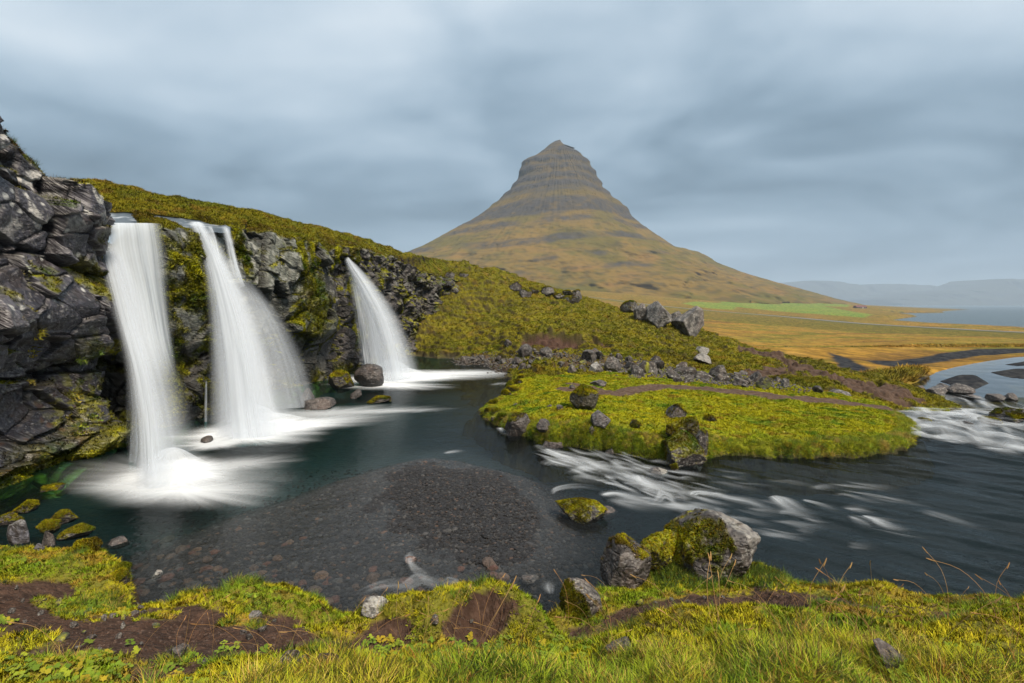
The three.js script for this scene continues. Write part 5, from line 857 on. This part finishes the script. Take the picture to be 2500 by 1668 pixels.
// crags along the crest
for (const [px, py, w, h] of [[1072, 690, 46, 36], [1094, 684, 36, 26], [1130, 676, 30, 16], [1262, 716, 40, 30], [1284, 722, 32, 30], [1302, 716, 26, 18], [1334, 722, 34, 26], [1362, 724, 36, 20], [1386, 722, 34, 16], [1408, 730, 30, 24], [1395, 738, 44, 18]])
  rock('crag', 'weathered dark crag poking out of the grass along the hillside crest', 'rock', px, py, w * 1.2, h * 1.2, 'hill', { seed: px, lichen: 0.5, mossy: 0.25, light: [0.11, 0.098, 0.088], group: 'crags along the hillside crest', detail: 14 });
// rubble between hillside and mound: one stone of each shape, then copies
{
  const shapes = [...Array(12).keys()].map((i) => stone(900 + i, 5, [1, 0.5 + 0.12 * (i % 3), 0.72 + 0.07 * (i % 4)], { keep: 0.45, cuts: 16, lichen: 0.45, mossy: i % 4 === 0 ? 0.3 : 0, light: i % 3 ? [0.050, 0.041, 0.035] : [0.09, 0.076, 0.065], dark: [0.018, 0.015, 0.013] })), r = rng(55), protos = [];
  const put = (i, p, s, label, grp) => { let o = protos[i]; if (o && o.parent) { o = o.clone(); o.name = numbered('rubble_rock'); scene.add(o); } else { o = protos[i] = top('rubble_rock', shapes[i], M.rubble); } o.position.set(p[0], p[1] + s * 0.25, p[2]); o.scale.setScalar(s); o.rotation.set(r() * 6, r() * 6, r() * 6); tag(o, label, 'rock', grp); };
  const line = rubbleLine, pick = () => { const k = Math.floor(Math.pow(r(), 1.25) * (line.length - 1)), t = r(); return [lerp(line[k][0], line[k + 1][0], t), 0, lerp(line[k][2], line[k + 1][2], t)]; };
  for (let i = 0; i < 290; i++) { const p = pick(), a = r() * 6.28, d = Math.pow(r(), 0.6) * (2.9 - 0.06 * Math.abs(p[0] - 1)); p[0] += Math.cos(a) * d * 1.2; p[2] += Math.sin(a) * d; const y = Math.max(hillH(p[0], p[2]), moundH(p[0], p[2])); if (y < 0.02) continue; put(i % 12, [p[0], y, p[2]], 0.07 + 0.42 * Math.pow(r(), 3), 'dark angular stone in the rubble between hillside and green mound', 'rubble stones below the hillside'); }
  protos.length = 0;
  const bank = [[100, 1500], [140, 1480], [60, 1520], [210, 1500], [250, 1515], [205, 1545], [225, 1560], [275, 1505], [300, 1512], [262, 1495], [330, 1500], [345, 1490], [150, 1560], [110, 1470], [55, 1470], [40, 1440], [30, 1500], [190, 1580], [240, 1590], [345, 1575], [500, 1620], [560, 1610], [180, 1530], [300, 1530], [320, 1488], [336, 1478], [350, 1500], [290, 1560], [380, 1530], [1600, 1475], [1640, 1465], [1560, 1478], [1720, 1460], [1680, 1475], [1765, 1462], [640, 1540], [610, 1560], [670, 1520], [1060, 1520], [1150, 1530]];
  for (const [px, py] of bank) { const p = hit(px, py, bankH); put(Math.floor(r() * 12), p, (0.022 + 0.05 * r() * r()), 'small broken stone on the trodden brown soil of the bank', 'small stones on the brown soil of the bank'); }
  protos.length = 0;
  const reds = [...Array(8).keys()].map((i) => stone(1200 + i, 7, [1, 0.55, 0.8], { keep: 0.7, cuts: 9, lichen: 0, dark: [[0.09, 0.045, 0.035], [0.07, 0.05, 0.04], [0.10, 0.065, 0.045], [0.05, 0.05, 0.05]][i % 4], light: [[0.16, 0.08, 0.06], [0.14, 0.10, 0.08], [0.20, 0.13, 0.09], [0.11, 0.11, 0.11]][i % 4] })), rp = [];
  for (let i = 0; i < 190; i++) {
    const px = i < 120 ? 330 + r() * 900 : 250 + r() * 500, py = i < 120 ? 1370 + Math.pow(r(), 0.6) * 110 : 1320 + r() * 140, p = hit(px, py, bedH, 4, 14); if (bankH(p[0], p[2]) > -0.05) continue;
    const k = i % 8; let o = rp[k]; if (o) { o = o.clone(); o.name = numbered('cobble'); scene.add(o); } else o = rp[k] = top('cobble', reds[k], M.boulder);
    const s = 0.04 + 0.10 * r() * r(); o.position.set(p[0], p[1] + s * 0.2, p[2]); o.scale.setScalar(s); o.rotation.set((r() - 0.5) * 0.6, r() * 6, (r() - 0.5) * 0.6); tag(o, 'brown or reddish cobble under shallow water along the near bank', 'stone', 'cobbles under the shallow water');
  }
}
{ // pebbles of the gravel bar
  const r = rng(66), shapes = [0, 1, 2].map((i) => stone(1400 + i, 2, [1, 0.5, 0.8], { keep: 0.75, cuts: 8, lichen: 0, dark: [0.75, 0.75, 0.75], light: [1.15, 1.15, 1.15] })), lists = [[], [], []], gravel = group('gravel');
  const xs = wetBar.map((p) => p[0]), zs = wetBar.map((p) => p[2]), x0 = Math.min(...xs) - 1.5, x1 = Math.max(...xs) + 1.5, z0 = Math.min(...zs) - 1, z1 = Math.max(...zs) + 1;
  for (let i = 0; i < 95000; i++) {
    const x = lerp(x0, x1, r()), z = lerp(z0, z1, r()), s = sdf(wetBar, x, z), dry = sdf(dryBar, x, z); if (r() > sstep(-1.2, 0.2, s) + 0.03) continue; if (bankH(x, z) > -0.1) continue;
    const q = r(), g = q < 0.6 ? [0.028, 0.028, 0.031] : q < 0.84 ? [0.050, 0.049, 0.052] : q < 0.90 ? [0.070, 0.055, 0.047] : q < 0.975 ? [0.10, 0.096, 0.094] : [0.15, 0.095, 0.07], k = 0.7 + 0.6 * r();
    lists[i % 3].push({ p: [x, bedH(x, z) + 0.012, z], s: (0.015 + 0.03 * r() * r() + (dry > 0 ? 0 : 0.014 * r())) * (r() > 0.97 ? 1.7 : 1), n: [(r() - 0.5) * 0.7, 1, (r() - 0.5) * 0.7], spin: r() * 6, c: g.map((v) => v * k) });
  }
  lists.forEach((l, i) => scatter('pebbles', shapes[i], M.boulder, l, gravel));
  stuff(tag(gravel, 'dark gravel bank of small pebbles in the middle of the pool', 'gravel'));
}

{ // broken small stones filling the rubble band and the shore, and clods of the trodden soil
  const r = rng(67), shapes = [0, 1, 2].map((i) => stone(1500 + i, 3, [1, 0.7, 0.85], { keep: 0.5, cuts: 12, lichen: 0.3, dark: [0.7, 0.7, 0.7], light: [1.4, 1.4, 1.4] })), lists = [[], [], []], g = group('rubble'), line = [[1100, 886], [1150, 890], ...[]].map(([px, py]) => hit(px, py, hillH, 15, 60)).concat(rubbleLine);
  for (let i = 0; i < 5200; i++) { const k = Math.floor(r() * (line.length - 1)), t = r(), a = r() * 6.28, d = Math.pow(r(), 0.6) * 1.9, x = lerp(line[k][0], line[k + 1][0], t) + Math.cos(a) * d * 1.2, z = lerp(line[k][2], line[k + 1][2], t) + Math.sin(a) * d, y = Math.max(hillH(x, z), moundH(x, z)), q = 0.7 + 0.8 * r(); if (y < -0.1) continue; lists[i % 3].push({ p: [x, y + 0.02, z], s: 0.035 + 0.085 * r() * r(), n: [r() - 0.5, r(), r() - 0.5], spin: r() * 6, c: [0.060 * q, 0.053 * q, 0.048 * q] }); }
  lists.forEach((l, i) => scatter('rubble_stones', shapes[i], M.rubble, l, g)); stuff(tag(g, 'small broken stones filling the rubble band', 'rubble'));
  const clods = [[], [], []], e = group('soil_clods');
  for (let i = 0; i < 9000; i++) { const px = -100 + r() * 2500, py = 1410 + r() * 220, p = hit(px, py, bankH); if (soilAt(p[0], p[2]) + fbm(p[0] * 3, 2, p[2] * 3, 3) * 0.2 < 0.0) continue; const q = 0.6 + 0.9 * r(); clods[i % 3].push({ p: [p[0], p[1] - 0.001, p[2]], s: 0.003 + 0.012 * Math.pow(r(), 3), n: [r() - 0.5, r(), r() - 0.5], spin: r() * 6, c: [0.060 * q, 0.036 * q, 0.025 * q] }); }
  clods.forEach((l, i) => scatter('clods', shapes[i], M.soilGrain, l, e)); stuff(tag(e, 'crumbs of brown soil and grit on the trodden bank', 'soil'));
}
// ---------------------------------------------------------------- grass, moss and small plants
const pr = rng(909);
const tint = (base, k = 0.3) => { const q = 1 - k / 2 + k * pr(), h = (pr() - 0.5) * 0.25; return [base[0] * q * (1 + h), base[1] * q, base[2] * q]; };
const patch = (p, s, o = 0) => fbm(p[0] * s + o, p[1] * s, p[2] * s, 3);
function meadow(name, label, geo, mats, count, seed, size, { weight, colour, normal = 0.3, variants, lean = 0.3 }) {
  const pts = sprinkle(geo, count, seed, weight), lists = variants.map(() => []), g = group(name);
  for (const q of pts) {
    const c = colour(q), s = size * (0.5 + 0.9 * pr()) * (1 + 0.9 * patch(q.p, 2.1 / Math.sqrt(size * 8), 17));
    lists[Math.floor(pr() * variants.length)].push({ p: q.p, n: [q.n[0] * normal + (pr() - 0.5) * lean, 1 - normal + q.n[1] * normal, q.n[2] * normal + (pr() - 0.5) * lean], s, spin: pr() * 6.28, c });
  }
  lists.forEach((l, i) => { if (l.length) scatter('grass_blades', variants[i], mats, l, g); });
  stuff(tag(g, label, 'grass'));
  return g;
}
const long = [0, 1, 2, 3].map((i) => clump(13, 1, 0.35, 0.038, 0.75, 300 + i, 3)), turf = [0, 1, 2].map((i) => clump(14, 1, 0.75, 0.12, 0.7, 320 + i, 2)), rough = [0, 1, 2].map((i) => clump(9, 1, 0.7, 0.20, 0.7, 340 + i, 1));
// the long grass at the feet of the camera
meadow('grass', 'long yellow green grass in the foreground of the bank', bankGeo, leafM, 24000, 1, 0.078, {
  weight: (x, y, z) => { const d = Math.hypot(x, z); return Math.abs(x) > 5.5 + d * 0.2 || d < 1.0 ? 0.01 : sstep(2.5, 2.2, d - fbm(x * 1.5, 3, z * 1.5, 2) * 0.35 - Math.abs(x) * 0.10 - 0.32 * sstep(0.5, 1.6, x) + (x < -1 ? (-1 - x) * 0.3 : 0)); }, variants: long, normal: 0.2, lean: 0.5,
  colour: ({ p }) => { const a = patch(p, 1.3), b = pr(); let c = mix3([0.44, 0.44, 0.022], [0.25, 0.35, 0.018], sstep(-0.15, 0.25, a)); if (b > 0.84) c = [0.52, 0.38, 0.09]; else if (b > 0.74) c = [0.32, 0.16, 0.03]; else if (b > 0.66) c = [0.10, 0.17, 0.015]; return tint(c, 0.4); },
});
// the short turf of the bank
meadow('grass', 'short mossy turf on the hummocks along the bank edge', bankGeo, mossM, 64000, 2, 0.028, {
  weight: (x, y, z) => { const d = Math.hypot(x, z); return Math.abs(x) > 6 + d * 0.2 ? 0.01 : sstep(2.1, 2.6, d + (x < -1 ? (-1 - x) * 0.3 : 0)); }, variants: turf, normal: 0.7, lean: 0.7,
  colour: ({ p }) => { const a = patch(p, 1.6, 4), f = patch(p, 6, 3); let c = mix3([0.32, 0.29, 0.014], [0.17, 0.24, 0.014], sstep(-0.1, 0.25, a)); c = mix3(c, [0.28, 0.17, 0.03], 0.8 * sstep(0.08, 0.3, patch(p, 2.4, 14) + f * 0.5)); return tint(c, 0.45); },
});
meadow('grass', 'green tufts of longer grass at the stones and hummocks of the bank', bankGeo, leafM, 3000, 3, 0.07, {
  weight: (x, y, z) => { const d = Math.hypot(x, z); return Math.abs(x) > 6 ? 0.01 : sstep(2.6, 3.2, d) * sstep(0.05, 0.25, fbm(x * 2.2 + 3, 1, z * 2.2, 3)); }, variants: long, normal: 0.4, lean: 0.6, colour: ({ p }) => tint(pr() > 0.25 ? [0.13, 0.21, 0.016] : [0.34, 0.27, 0.05], 0.5),
});
{ // tufts at the foot of the big boulder
  const list = []; for (let i = 0; i < 420; i++) { const px = 1590 + pr() * 330, p = hit(px, 1385 + pr() * 55, bankH); list.push({ p, n: [(pr() - 0.5) * 0.8, 1, (pr() - 0.3) * 0.8], s: 0.10 * (0.6 + pr() * 0.8), spin: pr() * 6, c: tint([0.13, 0.20, 0.018], 0.5) }); }
  const g = group('grass'); scatter('grass_blades', long[1], leafM, list, g); stuff(tag(g, 'green grass tufts round the foot of the largest boulder', 'grass'));
}
{ // tufts growing against the other stones of the bank
  const list = [];
  for (const [px, py, w] of [[1536, 1425, 100], [1418, 1488, 90], [1612, 1390, 90], [915, 1490, 70], [622, 1522, 40], [428, 1606, 60], [740, 1655, 90], [800, 1640, 70], [1520, 1592, 80], [2200, 1636, 110]]) for (let i = 0; i < w * 0.8; i++) { const p = hit(px + (pr() - 0.5) * w * 1.25, py + 4 + (pr() - 0.3) * 18, bankH); list.push({ p, n: [(pr() - 0.5) * 0.9, 1, (pr() - 0.3) * 0.9], s: 0.055 * (0.5 + pr()), spin: pr() * 6, c: tint(pr() > 0.5 ? [0.15, 0.21, 0.018] : [0.28, 0.27, 0.02], 0.5) }); }
  const g = group('grass'); scatter('grass_blades', long[2], leafM, list, g); stuff(tag(g, 'grass tufts growing against the smaller stones of the bank', 'grass'));
}
{ // leafy herbs: lobed yellow green leaves on short stalks
  const leaf = (() => { const pos = [], idx = [], col = [], n = 12; for (let k = 0; k < 6; k++) { const a = k * 1.05 + (k % 2) * 0.3, d = 0.35 + 0.4 * ((k * 37 % 10) / 10), cx = Math.cos(a) * d, cz = Math.sin(a) * d, y = 0.5 + 0.35 * ((k * 53 % 10) / 10), r0 = 0.30 + 0.08 * (k % 3), b = pos.length / 3, tx = (k % 3 - 1) * 0.3, tz = ((k + 1) % 3 - 1) * 0.3; pos.push(cx, y - 0.05, cz); col.push(1, 1, 1); for (let i = 0; i <= n; i++) { const t = i / n * Math.PI * 2, q = r0 * (0.86 + 0.14 * Math.cos(t * 6)); const x = Math.cos(t) * q, z = Math.sin(t) * q; pos.push(cx + x, y + 0.05 + x * tx + z * tz, cz + z); col.push(1, 1, 1); if (i) idx.push(b, b + i + 1, b + i); } const sb = pos.length / 3; pos.push(-0.012, 0, 0, 0.012, 0, 0, cx, y - 0.05, cz); col.push(0.8, 0.7, 0.7, 0.8, 0.7, 0.7, 1, 1, 1); idx.push(sb, sb + 1, sb + 2); } const g = new THREE.BufferGeometry(); g.setAttribute('position', new THREE.Float32BufferAttribute(pos, 3)); g.setAttribute('color', new THREE.Float32BufferAttribute(col, 3)); g.setIndex(idx); g.computeVertexNormals(); return g; })();
  const list = [], add = (px, py, s, h = bankH) => { const p = hit(px, py, h); list.push({ p, n: [(pr() - 0.5) * 0.5, 1, (pr() - 0.2) * 0.6], s, spin: pr() * 6, c: tint(pr() > 0.82 ? [0.36, 0.28, 0.02] : pr() > 0.4 ? [0.15, 0.22, 0.018] : [0.24, 0.29, 0.022], 0.5) }); };
  for (let i = 0; i < 200; i++) add(-100 + pr() * 2700, 1575 + pr() * 130, 0.022 + 0.016 * pr());
  for (let i = 0; i < 150; i++) add(880 + pr() * 560, 1560 + pr() * 90, 0.022 + 0.015 * pr());
  for (let i = 0; i < 45; i++) add(-20 + pr() * 330, 1600 + pr() * 80, 0.022 + 0.018 * pr());
  for (const [cx, cy, n, r] of [[200, 1490, 34, 60], [280, 1485, 24, 40], [60, 1375, 24, 40], [20, 1520, 12, 25], [590, 1465, 14, 40], [1620, 1395, 34, 40], [1660, 1405, 20, 30], [1440, 1470, 24, 50], [300, 1500, 10, 20]]) for (let i = 0; i < n; i++) add(cx + (pr() - 0.5) * 2 * r, cy + (pr() - 0.5) * r * 0.5, 0.018 + 0.014 * pr());
  const g = group('herbs'); scatter('leaves', leaf, leafM, list, g); stuff(tag(g, 'low leafy yellow green herbs scattered in the bank grass', 'plant'));
}
{ // dry stalks with seed heads
  const stalk = (seed) => { const r = rng(seed), l = 0.35 + r() * 0.3, c = new THREE.CatmullRomCurve3([new THREE.Vector3(0, 0, 0), new THREE.Vector3(l * 0.12, 0.45, 0), new THREE.Vector3(l * 0.45, 0.8, 0.05), new THREE.Vector3(l, 1, 0.1)]), a = new THREE.TubeGeometry(c, 10, 0.0028, 4), head = new THREE.SphereGeometry(0.008, 6, 8); head.scale(1, 8, 1); head.rotateZ(-0.9); head.translate(l * 0.97, 0.985, 0.1); const g = mergeGeometries([a, head]); g.deleteAttribute('uv'); const n = g.attributes.position.count; g.setAttribute('color', new THREE.BufferAttribute(new Float32Array(n * 3).fill(1), 3)); return g; };
  const shapes = [stalk(1), stalk(2), stalk(3)], lists = [[], [], []];
  for (let i = 0; i < 150; i++) { const px = 200 + Math.pow(pr(), 0.7) * 2350, py = px < 900 ? 1560 + pr() * 100 : 1505 + pr() * 150, p = hit(px, py, bankH); lists[i % 3].push({ p, n: [(pr() - 0.5) * 0.9, 1, (pr() - 0.5) * 0.9], s: 0.16 + 0.22 * pr(), spin: pr() * 6, c: tint([0.38, 0.22, 0.08], 0.6) }); }
  for (const [px, py, s] of [[2225, 1440, 0.30], [2440, 1520, 0.42], [2300, 1530, 0.4], [2180, 1550, 0.34], [1900, 1530, 0.34], [1500, 1470, 0.34], [1375, 1500, 0.14], [840, 1640, 0.3], [180, 1640, 0.35], [700, 1640, 0.3]]) lists[0].push({ p: hit(px, py, bankH), n: [-0.35, 1, 0], s, spin: 3 + pr(), c: [0.42, 0.25, 0.10] });
  const g = group('dry_stalks'); lists.forEach((l, i) => scatter('stalks', shapes[i], leafM, l, g)); stuff(tag(g, 'thin dry brown grass stalks with seed heads over the bank', 'grass'));
}
// the mound
meadow('grass', 'dense bright moss and turf covering the mound', moundGeo, mossM, 130000, 11, 0.040, {
  variants: turf, normal: 0.75, lean: 0.7, weight: (x, y, z) => 1,
  colour: ({ p, n }) => { const a = patch(p, 0.9), f = patch(p, 4, 3); let c = mix3([0.33, 0.315, 0.012], [0.22, 0.26, 0.012], sstep(-0.2, 0.25, a)); c = mix3(c, [0.25, 0.16, 0.022], 0.8 * sstep(0.1, 0.3, patch(p, 2, 9) + f * 0.4)); c = mix3(c, [0.09, 0.17, 0.012], sstep(0.14, 0.32, patch(p, 1.5, 7))); return tint(c, 0.28); },
});
meadow('grass', 'overhanging long grass along the front edge of the mound', moundGeo, leafM, 7000, 12, 0.085, {
  variants: long, normal: 1.0, lean: 0.9, weight: (x, y, z) => { const s = sdf(moundPoly, x, z); return s > -0.1 && s < 0.45 && z > -16.8 ? 1 : 0.0; },
  colour: ({ p }) => { const a = patch(p, 2); return tint(a > 0.12 ? [0.32, 0.25, 0.05] : mix3([0.26, 0.27, 0.016], [0.15, 0.22, 0.014], sstep(-0.2, 0.1, a)), 0.5); },
});
// the hillside and the slope above the falls
const hillTone = ({ p, c }) => { const a = patch(p, 0.4, 3), f = patch(p, 1.6, 8); let k = mix3([0.20, 0.175, 0.012], [0.125, 0.14, 0.011], sstep(-0.2, 0.25, a + f * 0.4)); k = mix3(k, [0.20, 0.12, 0.022], 0.7 * sstep(0.1, 0.3, patch(p, 0.9, 11))); k = mix3(k, [0.06, 0.055, 0.012], 0.6 * sstep(0.1, 0.3, patch(p, 1.1, 21))); k = mix3(k, [0.075, 0.072, 0.011], 0.65 * sstep(0.0, 0.3, patch(p, 0.22, 33))); return tint(k, 0.32); };
meadow('grass', 'tussocky olive grass over the hillside', hillGeo, mossM, 150000, 21, 0.085, { variants: rough, normal: 0.6, lean: 0.7, weight: (x, y, z) => (-z > 15 && x > -9 ? 400 / (z * z) : 0.02), colour: hillTone });
meadow('grass', 'yellow mossy grass on the slope above the waterfalls', upperGeo, mossM, 80000, 22, 0.065, { variants: rough, normal: 0.6, lean: 0.7, weight: (x, y, z) => (-z > 13 ? 300 / (z * z) : 0.02), colour: (q) => { const c = hillTone(q); return [c[0] * 0.92, c[1] * 0.92, c[2]]; } });
// moss and grass on the rock faces
meadow('moss', 'cushions of moss on the wall and pillar behind the waterfalls', wallGeo, mossM, 90000, 31, 0.05, { variants: mossTuft, normal: 0.95, lean: 0.5, weight: (x, y, z) => (y > -0.05 ? 300 / (z * z) : 0), colour: ({ c }) => tint([c[0] * 1.3, c[1] * 1.35, c[2]], 0.6) });
meadow('moss', 'moss and heather growing on the near cliff', nearGeo, mossM, 36000, 32, 0.042, { variants: mossTuft, normal: 0.95, lean: 0.6, weight: (x, y, z) => (y > 0 && z < -5 ? 1 : 0.05), colour: ({ c }) => tint([c[0] * 1.3, c[1] * 1.3, c[2]], 0.6) });
// the plain's nearer grass
meadow('grass', 'golden and green grass of the nearer plain', plainGeo, mossM, 50000, 41, 0.36, { variants: rough, normal: 0.3, lean: 0.8, weight: (x, y, z) => (-z < 130 && x > -z * 0.45 ? 2000 / (z * z) * sstep(125, 70, -z) : 0), colour: ({ c }) => tint([c[0] * 1.45, c[1] * 1.45, c[2] * 1.3], 0.5) });

// heather on the rim of the near cliff, and small plants rooted in its cracks
meadow('heather', 'dark green and brown heather along the rim of the near cliff', nearGeo, leafM, 5200, 51, 0.13, { variants: long, normal: 0.5, lean: 0.9, weight: (x, y, z) => (z < -4 && y > table([[-14.2, 5.8], [-13, 6.0], [-12.3, 6.3], [-11.3, 6.85], [-9.6, 7.6], [-8, 8.2], [-6, 8.7], [-3, 9.2]], z) ? 1 : 0), colour: () => { const b = pr(); return tint(b > 0.75 ? [0.14, 0.06, 0.035] : b > 0.6 ? [0.16, 0.14, 0.02] : [0.055, 0.085, 0.02], 0.6); } });
function seenOn(geo, px, py) { const P = geo.attributes.position.array, N = geo.attributes.normal.array; let best = null, bd = 1e9; for (let i = 0; i < P.length; i += 3) { const c = Math.cos(PITCH), s = Math.sin(PITCH), y = P[i + 1] - EYE, z = P[i + 2], yc = y * c - z * s * 1, zc = y * s + z * c; if (zc > -1) continue; const yy = y * c + -z * -s; const u = CX - P[i] / zc * F, v = CY + (y * c - z * s) / zc * F; if (Math.abs(u - px) < 9 && Math.abs(v - py) < 9 && -zc < bd) { bd = -zc; best = [P[i], P[i + 1], P[i + 2], N[i], N[i + 1], N[i + 2]]; } } return best; }
{
  const lf = clump(16, 1, 0.8, 0.34, 0.9, 77, 2);
  for (const [px, py, s, c, label] of [[108, 826, 0.17, [0.5, 0.40, 0.02], 'yellow leafed plant in a crack of the near cliff, the upper of two'], [86, 862, 0.20, [0.48, 0.40, 0.02], 'yellow leafed plant in a crack of the near cliff, the lower of two'], [213, 884, 0.17, [0.2, 0.3, 0.02], 'green fern like plant on the near cliff beside a pale patch'], [255, 864, 0.13, [0.17, 0.28, 0.02], 'small green plant high at the right edge of the near cliff'], [190, 968, 0.22, [0.30, 0.27, 0.03], 'straggling yellow plant with brown stems low on the near cliff'], [205, 1038, 0.2, [0.28, 0.34, 0.01], 'bright lime moss cushion low on the near cliff'], [240, 1015, 0.18, [0.2, 0.28, 0.012], 'lime green moss tuft right of the bright cushion'], [268, 890, 0.12, [0.14, 0.2, 0.02], 'tiny green tuft beside the edge of the leftmost waterfall'], [80, 945, 0.12, [0.45, 0.36, 0.03], 'small yellow plant at the left of the near cliff'], [100, 385, 0.25, [0.45, 0.20, 0.04], 'orange and yellow tuft just under the rim of the near cliff']]) {
    const q = seenOn(nearGeo, px, py); if (!q) continue;
    const g = group('cliff_plant', q[0], q[1], q[2]); tag(g, label, 'plant');
    for (let k = 0; k < 5; k++) { const m = part('leaves', lf, new THREE.MeshPhysicalMaterial({ color: new THREE.Color().setRGB(...tint(c, 0.4)), vertexColors: true, roughness: 1, transmission: 0.3, thickness: 0, side: THREE.DoubleSide }), g); m.position.set((pr() - 0.5) * s * 0.9, (pr() - 0.5) * s * 0.9, (pr() - 0.5) * s * 0.9); m.scale.setScalar(s * 0.55); m.quaternion.setFromUnitVectors(UP, new THREE.Vector3(q[3] + (pr() - 0.5), q[4] + 0.3 + (pr() - 0.5), q[5] + (pr() - 0.5)).normalize()); }
  }
}

renderer.render(scene, camera);
